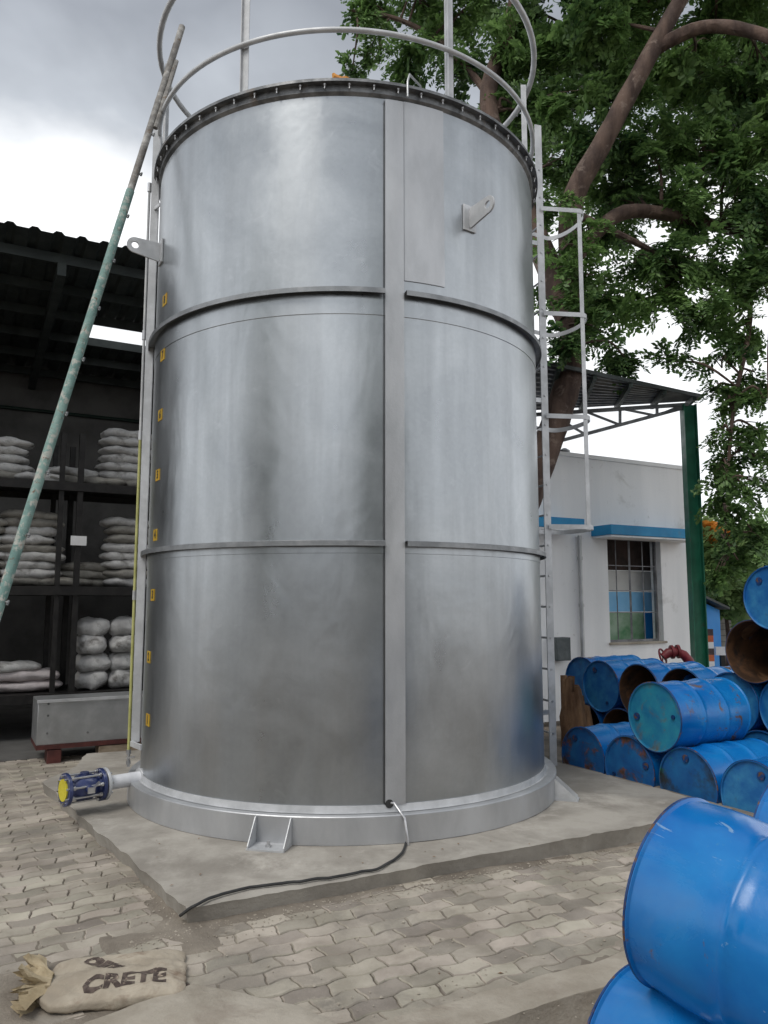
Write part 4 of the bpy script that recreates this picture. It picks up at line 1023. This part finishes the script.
# block compound wall
cw = thing('compound_wall', 'grey concrete block compound wall far behind the drums', 'wall', (at(700, 660, 21.).x, 21., -.03))
x0c, x1c = at(690, 600, 21.).x, at(900, 600, 21.).x; hc = at(730, 617, 21.).z
m = MB(); m.box(((x0c + x1c) / 2, 21., hc / 2), (x1c - x0c, .2, hc)); m.build('wall_blocks', M['blockwall'], cw)
m = MB()
for k in range(1, 8): m.box(((x0c + x1c) / 2, 20.895, hc * k / 8), (x1c - x0c, .012, .02))
m.build('mortar_lines', M['joint'], cw)
m = MB(); m.box(((x0c + x1c) / 2, 21., hc + .03), (x1c - x0c, .26, .06)); m.build('coping', M['kerb'], cw)
# beige house
bh = thing('beige_house', 'pale beige building beyond the compound wall at the right edge', 'building', (at(760, 660, 26.).x, 26., -.03))
xa, xb = at(733, 600, 26.).x, at(900, 600, 26.).x; hh = at(750, 583, 26.).z
m = MB(); m.box(((xa + xb) / 2, 28.5, hh / 2), (xb - xa, 5, hh)); m.build('wall', M['beige'], bh)
m = MB(); m.box(((xa + xb) / 2, 28.3, hh + .12), (xb - xa + .5, 5.6, .24)); m.build('roof_slab', M['beige'], bh)
for px in (752, 778):
    xx = at(px, 600, 26.).x; m = MB(); m.box((xx, 26.5, hh + .24 + .55), (.35, .35, 1.1)); m.build('roof_pillar', M['beige'], bh)
m = MB(); m.box((at(752, 600, 26.).x, 25.98, hh * .62), (1.0, .06, 1.1)); wn = m.build('window', M['white_paint'], bh)
m = MB(); m.box((at(752, 600, 26.).x, 25.95, hh * .62), (.85, .04, .95)); m.build('pane', M['box_grey'], wn)
# striped pole
sp = at(708.5, 660, 14.0); spz = at(708.5, 629, 14.0).z
spo = thing('striped_post', 'short post with orange and dark bands by the blue shed', 'post', (sp.x, sp.y, -.03))
nb = 11
for k in range(nb):
    m = MB(); z0 = -.03 + (spz + .03) * k / nb; z1 = -.03 + (spz + .03) * (k + 1) / nb
    m.box((sp.x, sp.y, (z0 + z1) / 2), (.15, .15, z1 - z0)); m.build('band', [M['band_orange'], M['band_dark'], M['wall_white']][k % 3], spo)
# yellow and white barrier
br = at(722, 652, 15.5); bro = thing('road_barrier', 'low yellow and white barrier beside the striped post', 'barrier', (br.x, br.y, -.03))
for k in range(6):
    m = MB(); xx = br.x + k * .28; m.box((xx, br.y, br.z + .02), (.28, .12, .16)); m.build('bar_segment', M['yellow'] if k % 2 else M['white_paint'], bro)
for k in (0, 5):
    m = MB(); m.box((br.x + k * .28, br.y, (br.z - .06) / 2 - .015), (.08, .08, br.z - .06 + .03)); m.build('leg', M['dark_steel'], bro)

# ------------------------------------------------------------------ foliage
rng = np.random.default_rng(11)
def spray_template(n_pin=6, n_leaf=7, L_=.34, leaf=.055, droop=.35, seed=0, narrow=.42):
    r = np.random.default_rng(seed); quads = []
    for i in range(n_pin):
        t = .25 + .75 * i / (n_pin - 1); base = np.array([L_ * t, 0, -droop * L_ * t * t])
        for side in ((-1, 1) if i < n_pin - 1 else (0,)):
            d = np.array([.65, side * .85, -.25]); d /= np.linalg.norm(d); pl = L_ * .52 * (1 - .25 * abs(t - .6))
            for j in range(n_leaf):
                s = (j + .6) / n_leaf; c = base + d * pl * s + np.array([0, 0, -.25 * pl * s * s])
                for sd in (-1, 1):
                    dirn = np.cross(d, [0, 0, 1.0]) * sd + d * .5 + r.normal(0, .18, 3); dirn /= np.linalg.norm(dirn)
                    nrm = np.array([0, 0, 1.0]) + r.normal(0, .35, 3); wv = np.cross(nrm, dirn); wv /= np.linalg.norm(wv)
                    lf = leaf * r.uniform(.8, 1.2)
                    quads.append([c, c + dirn * lf * .5 + wv * lf * narrow * .5, c + dirn * lf, c + dirn * lf * .5 - wv * lf * narrow * .5])
    return np.array(quads)            # (n,4,3)
def leaves_mesh(name, centers, dirs, scales, tmpl, mat, parent, off, pick=None):
    nq = len(tmpl[0]); n = len(centers); out = np.zeros((n, nq, 4, 3), dtype=np.float32)
    for i in range(n):
        d = dirs[i] / (np.linalg.norm(dirs[i]) + 1e-9); s = np.cross([0, 0, 1.0], d); s /= (np.linalg.norm(s) + 1e-9); u_ = np.cross(d, s)
        roll = rng.normal(0, .5); s2 = s * math.cos(roll) + u_ * math.sin(roll); u2 = np.cross(d, s2)
        m = np.stack([d, s2, u2]); out[i] = (tmpl[rng.integers(len(tmpl)) if pick is None else int(pick[i])] * scales[i]) @ m + centers[i]
    vs = out.reshape(-1, 3) - np.array(off, dtype=np.float32); nf = n * nq
    me = bpy.data.meshes.new(name); me.vertices.add(nf * 4); me.vertices.foreach_set('co', vs.ravel())
    me.loops.add(nf * 4); me.loops.foreach_set('vertex_index', np.arange(nf * 4, dtype=np.int32))
    me.polygons.add(nf); me.polygons.foreach_set('loop_start', np.arange(nf, dtype=np.int32) * 4)
    me.polygons.foreach_set('loop_total', np.full(nf, 4, dtype=np.int32)); me.update(calc_edges=True); me.validate()
    me.materials.append(mat); o = bpy.data.objects.new(name, me); COL.objects.link(o); o.parent = parent; return o
def catmull(pts, rad, per=6):
    P = [Vector(p) for p in pts]; out = []; ro_ = []
    for i in range(len(P) - 1):
        a, b, c, d = P[max(i - 1, 0)], P[i], P[i + 1], P[min(i + 2, len(P) - 1)]
        for k in range(per):
            t = k / per; t2, t3 = t * t, t * t * t
            out.append(.5 * ((2 * b) + (c - a) * t + (2 * a - 5 * b + 4 * c - d) * t2 + (3 * b - a - 3 * c + d) * t3)); ro_.append(rad[i] + (rad[i + 1] - rad[i]) * t)
    out.append(P[-1]); ro_.append(rad[-1]); return out, ro_
# the big tree behind the tank: limbs by their course in space
tb0 = gp(478, 738)
big = thing('rain_tree', 'large dark green leafy tree leaning right behind the tank', 'tree', (tb0.x, tb0.y + .0, -.03))
limbs = []
trunk = MB()
def limb(pts, rad, seg=14, jit=.04):
    p, r_ = catmull(pts, rad); limbs.append((p, r_)); trunk.tube(p, r_, seg, jit=jit)
TY = tb0.y
a0 = Vector((tb0.x, TY, -.2))
limb([a0, at(503, 560, TY + .05), at(546, 448, TY + .15), at(570, 370, TY + .1), at(572, 290, TY + .1), at(572, 205, TY), at(607, 135, TY - .15), at(650, 55, TY - .25), at(690, -15, TY - .3), at(760, -110, TY - .3)],
     [.40, .26, .19, .17, .16, .15, .13, .115, .095, .05])
limb([at(655, 48, TY - .24), at(700, 28, TY - .4), at(745, 30, TY - .6), at(800, 50, TY - .9), at(880, 90, TY - 1.1)], [.10, .085, .08, .07, .04], 10)
limb([at(570, 320, TY + .1), at(530, 220, TY + .5), at(488, 105, TY + .8), at(512, 20, TY + .8), at(520, -80, TY + .8)], [.18, .16, .13, .11, .06], 10)
limb([at(576, 255, TY + .05), at(625, 212, TY + .4), at(700, 222, TY + .7), at(768, 240, TY + .8), at(860, 262, TY + 1.)], [.11, .10, .085, .075, .04], 10)
limb([at(577, 215, TY + .02), at(650, 250, TY + .5), at(700, 285, TY + .6), at(742, 300, TY + .6)], [.06, .04, .03, .015], 8)
limb([at(500, 110, TY + .8), at(450, 50, TY + 1.1), at(400, 20, TY + 1.3), at(350, 10, TY + 1.3)], [.06, .05, .035, .02], 8)
limb([at(745, 232, TY + .7), at(750, 320, TY + .5), at(735, 400, TY + .3), at(728, 470, TY + .2), at(725, 540, TY + .1)], [.045, .035, .028, .02, .01], 8)
limb([at(800, 50, TY - .9), at(790, 200, TY - .6), at(770, 330, TY - .3), at(770, 430, TY - .2)], [.04, .03, .025, .012], 8)
# foliage masses: (px, py, distance past the trunk, radius in metres, sprays)
blobs = []
def B(px, py, dy, r, n):
    f_ = .92 if py < 190 else (.74 if py < 368 else .42)
    blobs.append((at(px, py, TY + dy), r * (.95 if py < 368 else .8), int(n * f_), 1.0 if py < 368 and r > .27 else .72))
for (px, py, dy, r, n) in [
    (385, 12, 1.3, .35, 50), (420, 5, 1.3, .40, 60), (378, 62, 1.4, .26, 34), (352, 72, 1.4, .16, 14), (415, 66, 1.4, .3, 40), (440, 40, 1.3, .22, 26), (455, 70, 1.2, .32, 40), (470, 8, 1.1, .35, 55), (500, 60, .9, .38, 60), (535, 20, .8, .42, 70), (560, 60, .7, .42, 80),
    (520, 110, .9, .35, 60), (560, 110, .6, .42, 80), (590, 30, .3, .5, 100), (620, 90, .8, .48, 90), (600, 165, .9, .42, 70), (560, 165, .8, .40, 70), (548, 205, .7, .3, 40),
    (640, 20, .6, .5, 90), (690, 80, .7, .52, 110), (730, 15, .9, .5, 100), (760, 80, .6, .5, 100), (700, 140, .6, .5, 110), (650, 150, .8, .45, 80), (745, 150, .5, .5, 110), (790, 120, .5, .5, 90),
    (630, 205, .9, .42, 70), (680, 200, .5, .45, 90), (735, 205, .6, .45, 90), (768, 230, .4, .4, 70), (590, 235, .6, .30, 40), (640, 260, .6, .42, 70), (690, 262, .5, .42, 70), (740, 272, .5, .38, 60),
    (565, 285, .8, .30, 36), (610, 300, .5, .34, 46), (655, 310, .5, .38, 56), (700, 322, .4, .34, 46), (745, 325, .4, .30, 40), (585, 345, .7, .26, 26), (625, 358, .5, .30, 34), (665, 362, .4, .26, 30), (770, 300, .3, .35, 40),
    (722, 368, .4, .24, 28), (755, 372, .3, .26, 30), (716, 392, .5, .16, 16), (732, 410, .3, .24, 30), (758, 430, .2, .24, 26), (722, 438, .4, .18, 18), (718, 470, .4, .15, 12), (733, 455, .3, .22, 24), (765, 400, .2, .24, 24),
    (722, 480, .2, .20, 20), (745, 495, .2, .26, 34), (768, 490, .1, .22, 20), (726, 515, .1, .24, 32), (752, 530, .1, .28, 40), (738, 560, .1, .22, 26), (722, 570, .1, .12, 8), (768, 545, .1, .2, 20), (760, 460, .2, .2, 18), (716, 500, .3, .12, 8),
    (562, 250, -.45, .24, 46), (588, 275, -.45, .25, 50), (562, 300, -.4, .22, 40), (592, 325, -.4, .24, 46), (556, 345, -.3, .18, 26), (556, 210, -.35, .22, 36), (585, 235, -.4, .2, 34), (572, 350, -.4, .16, 24), (600, -40, .4, .7, 120), (610, 215, 1.6, .4, 50), (700, -60, .3, .8, 140), (520, -50, .8, .6, 90), (800, -40, .3, .8, 120), (430, -50, 1.2, .5, 60), (850, 60, .3, .7, 90), (860, 180, .4, .7, 90), (850, 300, .4, .6, 70), (830, 420, .3, .4, 40),
    (620, 60, 1.9, .7, 120), (700, 100, 2.0, .6, 80), (560, 130, 1.8, .5, 50), (730, 30, 1.9, .7, 100)]: B(px, py, dy, r, n)
tw = MB(); cs, ds, ss, pk = [], [], [], []
allp = [(p, r_) for lp, lr_ in limbs for p, r_ in zip(lp, lr_)]
rb_ = random.Random(21)
for c, r, n, scl in blobs:
    best = min(allp, key=lambda q: (q[0] - c).length + (2 if q[1] > .2 else 0))
    s0 = best[0]; mid = s0.lerp(c, .5) + Vector((rb_.uniform(-.15, .15), rb_.uniform(-.15, .15), .12 + rb_.uniform(-.05, .1)))
    p, rr = catmull([s0, mid, c], [min(best[1] * .5, .035), .018, .010], 5); trunk.tube(p, rr, 6)
    for k in range(max(3, int(n / 7))):
        dv = Vector((rb_.gauss(0, 1), rb_.gauss(0, 1), rb_.gauss(0, .7) + .1)).normalized() * r * rb_.uniform(.6, 1.15)
        e = c + dv; st_p = p[rb_.randrange(4, len(p))]
        m_ = st_p.lerp(e, .55) + Vector((0, 0, .06)); pp_, r2 = catmull([st_p, m_, e], [.009, .006, .003], 4); trunk.tube(pp_, r2, 4, caps=False)
        for q in range(7 if scl == 1.0 else 4):
            t = rb_.uniform(.25, 1.0); b_ = pp_[min(len(pp_) - 1, int(t * len(pp_)))]
            dd_ = (e - st_p).normalized() * .7 + Vector((rb_.gauss(0, .7), rb_.gauss(0, .7), rb_.gauss(-.25, .45)))
            cs.append(tuple(b_ + Vector((rb_.gauss(0, .03), rb_.gauss(0, .03), rb_.gauss(0, .03))))); ds.append(tuple(dd_)); ss.append(rb_.uniform(.65, 1.1) * scl); pk.append(rb_.randrange(4) if (scl == 1.0 and rb_.random() < .7) else 4 + rb_.randrange(3))
tt_ = trunk.build('trunk', M['bark'], big, fix=False)
tmpl = [spray_template(4, 4, .32, .100, .4, s_, .42) for s_ in range(4)]
tmplb = [spray_template(3, 4, .30, .125, .45, s_ + 20, .5) for s_ in range(3)]
tmplb = [np.concatenate([t_, t_[:len(tmpl[0]) - len(t_)]]) if len(t_) < len(tmpl[0]) else t_[:len(tmpl[0])] for t_ in tmplb]
tmpl = tmpl + tmplb
print('sprays', len(cs), 'leaves', len(cs) * len(tmpl[0]))
leaves_mesh('crown', np.array(cs), np.array(ds), ss, tmpl, M['leaf'], big, tuple(big.location), pk)
# torn bark and roots at the tree foot
m = MB(); f0 = gp(566, 740)
fo = Vector((gp(566, 738).x, TY - .55, -.1)); st = thing('bark_stump', 'rough reddish brown stump between the ladder foot and the drums', 'stump', tuple(fo))
for k in range(22):
    ox_ = rb_.uniform(-.14, .13); p_ = fo + Vector((ox_, rb_.uniform(-.12, .1), 0)); ht = .78 - 1.3 * ox_ + rb_.uniform(-.1, .06)
    m.tube([p_, p_ + Vector((rb_.uniform(-.05, .05), 0, ht * .5)), p_ + Vector((rb_.uniform(-.05, .03), .03, ht))], [rb_.uniform(.06, .09), rb_.uniform(.05, .07), .035], 8, jit=.3)
m.build('bark', M['bark_dry'], st)

def far_tree(name, label, px, Y, zc, r, n, mat, trunk_r=.12, blobsn=14, flat_=.75, cat='tree', sc=1.4, group='trees beyond the yard', flowers=0):
    base = at(px, 650, Y); root = thing(name, label, cat, (base.x, base.y, -.03), group)
    c0 = Vector((base.x, Y, zc)); tr_ = MB(); rr_ = random.Random(px)
    tr_.tube([(base.x, Y, -.03), (base.x + .05, Y, zc * .4), (base.x - .03, Y, zc)], [trunk_r, trunk_r * .8, trunk_r * .35], 10, jit=.05)
    c_, d_, s_ = [], [], []
    for k in range(blobsn):
        q = Vector((rr_.gauss(0, 1), rr_.gauss(0, 1), rr_.gauss(0, 1))).normalized() * (r * rr_.uniform(.3, .85)); q.z *= flat_; c = c0 + q
        tr_.tube([c0 - Z * r * .5, c0.lerp(c, .5) - Z * .1, c], [trunk_r * .4, trunk_r * .25, .015], 6)
        for i in range(n // blobsn):
            o = Vector((rr_.gauss(0, 1), rr_.gauss(0, 1), rr_.gauss(0, .8))) * r * .22; c_.append(tuple(c + o)); d_.append(tuple(o + Vector((rr_.gauss(0, .2), rr_.gauss(0, .2), rr_.gauss(-.1, .2))))); s_.append(sc * rr_.uniform(.7, 1.2))
    tr_.build('trunk', M['bark'], root, fix=False)
    leaves_mesh('crown', np.array(c_), np.array(d_), s_, tmpl2, mat, root, tuple(root.location))
    if flowers:
        c_, d_, s_ = [], [], []
        for i in range(flowers):
            o = Vector((rr_.gauss(-.15, .33), rr_.gauss(-.3, .3), abs(rr_.gauss(.55, .12)))) * r; c_.append(tuple(c0 + o)); d_.append((rr_.gauss(0, 1), rr_.gauss(0, 1), rr_.gauss(0, .4))); s_.append(sc * .8)
        leaves_mesh('blossom', np.array(c_), np.array(d_), s_, tmpl2, M['flower'], root, tuple(root.location))
    return root
tmpl2 = [spray_template(4, 3, .34, .13, .3, s_ + 50, .6) for s_ in range(3)]
far_tree('flame_tree', 'green tree topped with orange blossom beyond the green post', 706, 19., at(707, 549, 19.).z, .62, 420, M['leaf_pale'], flowers=90)
far_tree('yard_tree', 'thin young tree standing before the compound wall', 727, 19.8, at(727, 585, 19.8).z, .55, 150, M['leaf_pale'], .07)
far_tree('yard_tree', 'dense green tree at the right edge above the beige house', 766, 23., at(772, 556, 23.).z, .95, 420, M['leaf_far'])
far_tree('yard_tree', 'low green tree behind the blue shed roof', 694, 24., at(696, 575, 24.).z, .8, 240, M['leaf_far'])
far_tree('yard_tree', 'rounded tree right of the young tree beyond the compound wall', 745, 27., at(738, 570, 30.).z, 1.1, 330, M['leaf_far'])

# two unseen trees added behind the photographer so the steel mirrors darker bands
for (bx, by, bz, br_, lb_) in ((-15.0, -9.5, 7.0, 2.8, 'broad unseen tree added behind the photographer for a dark band left on the tank'), (7.0, -13., 6.5, 3.0, 'tall unseen tree added behind the photographer for a dim reflection right on the tank')):
    rt = thing('yard_tree', lb_, 'tree', (bx, by, -.17)); tr_ = MB(); rr_ = random.Random(int(bx * 10)); c_, d_, s_ = [], [], []
    tr_.tube([(bx, by, -.17), (bx + .1, by, bz * .5), (bx, by, bz)], [.28, .2, .1], 10, jit=.05)
    for k in range(700):
        q = Vector((rr_.gauss(0, 1), rr_.gauss(0, 1), rr_.gauss(0, 1.2))).normalized() * br_ * rr_.random() ** .4; q.z *= 1.3
        c_.append((bx + q.x, by + q.y, bz + q.z)); d_.append(tuple(q + Vector((0, 0, -.4)))); s_.append(rr_.uniform(2.4, 3.6))
        if k % 30 == 0: tr_.tube([(bx, by, bz * .55), (bx + q.x * .5, by + q.y * .5, bz + q.z * .4), (bx + q.x, by + q.y, bz + q.z)], [.07, .05, .02], 6)
    tr_.build('trunk', M['bark'], rt, fix=False); leaves_mesh('crown', np.array(c_), np.array(d_), s_, tmpl2, M['leaf'], rt, tuple(rt.location))

# ------------------------------------------------------------------ cement bag
bagc = gp(114, 990); bagr = R(14)
bg_ = thing('cement_bag', 'dusty torn cement bag with printed letters lying on the pavers', 'bag', (bagc.x, bagc.y, .0))
bm = bmesh.new(); bmesh.ops.create_cube(bm, size=2); bmesh.ops.subdivide_edges(bm, edges=bm.edges[:], cuts=23, use_grid_fill=True)
bl, bw, bh_ = .60, .42, .085
for v in bm.verts:
    n = v.co.normalized(); p = 6.5; s = (abs(n.x) ** p + abs(n.y) ** p + abs(n.z) ** 3.0) ** (-1 / p); q = n * s
    q = Vector([max(-1, min(1, k)) for k in q])
    ex = max(0, (-q.x - .75) / .25)
    c = Vector((q.x * bl / 2, q.y * bw / 2 * (1 - .45 * ex), q.z * bh_ / 2 * (1 - .3 * max(0, abs(q.x) - .6) / .4)))
    ridge =   .018 * mnoise.noise(Vector((c.x * 5, c.y * 9, 1.3))) + .012 * (1 - abs(mnoise.noise(Vector((c.x * 8 + c.y * 11, c.y * 5 - c.x * 4, 4)))) * 4) * .5 + .006 * mnoise.noise(Vector((c.x * 30, c.y * 30, 2)))
    c += n * ridge; v.co = c + Vector((0, 0, bh_ * .46)); v.co.z = max(.001, v.co.z)
me = bpy.data.meshes.new('bag_body'); bm.to_mesh(me); bm.free(); me.polygons.foreach_set('use_smooth', [True] * len(me.polygons)); me.materials.append(M['bag'])
bb = bpy.data.objects.new('bag_body', me); COL.objects.link(bb); bb.parent = bg_; bb['_o'] = [0, 0, 0]
bg_.rotation_euler = (0, 0, bagr)
# printed letters pressed onto the bag surface
from mathutils.bvhtree import BVHTree
bvh = BVHTree.FromPolygons([v.co for v in me.vertices], [tuple(p.vertices) for p in me.polygons])
def print_on(txt, cx_, cy_, size, rot, sx=1.):
    cu = bpy.data.curves.new('txt', 'FONT'); cu.body = txt; cu.size = size; cu.offset = .006; cu.shear = .12; cu.align_x = 'CENTER'; cu.align_y = 'CENTER'; cu.resolution_u = 2
    to = bpy.data.objects.new('txt', cu); COL.objects.link(to); dg = bpy.context.evaluated_depsgraph_get()
    m_ = bpy.data.meshes.new_from_object(to.evaluated_get(dg)); bpy.data.objects.remove(to)
    b = bmesh.new(); b.from_mesh(m_); bmesh.ops.triangulate(b, faces=b.faces[:])
    for _ in range(3):
        es = [e for e in b.edges if e.calc_length() > .012]
        if es: bmesh.ops.subdivide_edges(b, edges=es, cuts=1); bmesh.ops.triangulate(b, faces=[f for f in b.faces if len(f.verts) > 3])
    for v in b.verts:
        x, y = v.co.x * sx, v.co.y; X = cx_ + x * math.cos(rot) - y * math.sin(rot); Y = cy_ + x * math.sin(rot) + y * math.cos(rot)
        hit = bvh.ray_cast(Vector((X, Y, 1)), Vector((0, 0, -1)))
        z = hit[0].z if hit[0] else .03; v.co = Vector((X, Y, z + .0022))
    b.to_mesh(m_); b.free(); m_.materials.clear(); m_.materials.append(M['bag_ink'])
    o = bpy.data.objects.new('lettering', m_); COL.objects.link(o); o.parent = bb
print_on('CRETE', .045, -.105, .135, .08, .85)
print_on('CRETE', -.06, .085, .075, -.75, .9)
# crumpled open neck
m = MB(); K = 52
for ring in range(3):
    vs = []; 
    for i in range(7):
        for k in range(K):
            a = 2 * math.pi * k / K; fl = 1 + (.30 * math.sin(a * 7 + ring * 2) + .22 * math.sin(a * 11 + i * .9)) * (i / 6) + .1 * math.sin(a * 13 + ring)
            rr_ = (.045 + .075 * (i / 6) ** 1.1) * fl * (1 - ring * .27); x = -bl / 2 + .05 - i * .017 + (.028 * math.sin(a * 9) + .02 * math.sin(a * 17 + ring * 3)) * (i / 6)
            vs.append((x, rr_ * math.cos(a) * 1.35, max(.002, .05 + rr_ * math.sin(a) * .8)))
    fs = [(i * K + k, i * K + (k + 1) % K, (i + 1) * K + (k + 1) % K, (i + 1) * K + k) for i in range(6) for k in range(K)]
    m.add(vs, fs)
nk = m.build('torn_neck', M['bag_inner'], bg_, origin=(0, 0, 0), fix=False, smooth=True); nk.parent = bg_
# dark torn flap corners
for (x, y, sx, sy) in ((bl / 2 - .015, -.09, .11, .05), (bl / 2 - .09, .14, .09, .045), (-.22, .145, .10, .03)):
    m = MB(); m.add([(x - sx / 2, y - sy / 2, .02), (x + sx / 2 + .03, y - sy / 2 + .005, .012), (x, y + sy / 2, .03), (x - sx / 2, y - sy / 2, .016), (x + sx / 2 + .03, y - sy / 2 + .005, .008), (x, y + sy / 2, .026)], [(0, 1, 2), (5, 4, 3), (0, 3, 4, 1), (1, 4, 5, 2), (2, 5, 3, 0)])
    f_ = m.build('torn_flap', M['bag_ink'], bg_, origin=(0, 0, 0), smooth=False)
# small litter: dry leaves on the paving
rl = random.Random(9)
lm_ = MB()
for k in range(46):
    px, py = rl.uniform(150, 640), rl.uniform(850, 1010); p = gp(px, py, .006); uu_, vv2 = uv(p)
    if p0u < uu_ < p0u + PADU and p0v < vv2: p.z = .126
    s = rl.uniform(.006, .016); a = rl.uniform(0, 6.28); q = [Vector((math.cos(a) * s, math.sin(a) * s, .001)), Vector((-math.sin(a) * s * .5, math.cos(a) * s * .5, .004)), Vector((-math.cos(a) * s, -math.sin(a) * s, .001)), Vector((math.sin(a) * s * .5, -math.cos(a) * s * .5, .003))]
    lm_.add([p + v for v in q], [(0, 1, 2, 3)])
gm = MB()
for k in range(1500):
    if rl.random() < .5: p = W(p0u + rl.uniform(-.3, PADU), p0v - abs(rl.gauss(0, .12)) - .01)
    elif rl.random() < .5: p = W(p0u - abs(rl.gauss(0, .12)) - .01, p0v + rl.uniform(0, 3.3))
    else: p = gp(rl.uniform(0, 640), rl.uniform(850, 1020), 0)
    s = rl.uniform(.002, .0075) * (1.6 if rl.random() < .06 else 1); p.z = .004 + bank(*uv(p))
    vs = [Vector((rl.uniform(.6, 1.2) * s * x, rl.uniform(.6, 1.2) * s * y, rl.uniform(.5, .9) * s * z)) + p for x, y, z in ((1, 0, 0), (0, 1, 0), (-1, 0, 0), (0, -1, 0), (0, 0, 1), (0, 0, -1))]
    gm.add(vs, [(0, 1, 4), (1, 2, 4), (2, 3, 4), (3, 0, 4), (1, 0, 5), (2, 1, 5), (3, 2, 5), (0, 3, 5)])
gr_ = gm.build('grit', M['kerb'], fix=False, smooth=False); gr_['kind'] = 'stuff'; gr_['label'] = 'loose grit and tiny stones along the pad edge'; gr_['category'] = 'grit'
lit = lm_.build('leaf_litter', M['bark_dry'], fix=False); lit['kind'] = 'stuff'; lit['label'] = 'scattered dry leaf fragments on the pavers'; lit['category'] = 'leaf litter'

for o in bpy.data.objects:
    if '_o' in o: del o['_o']
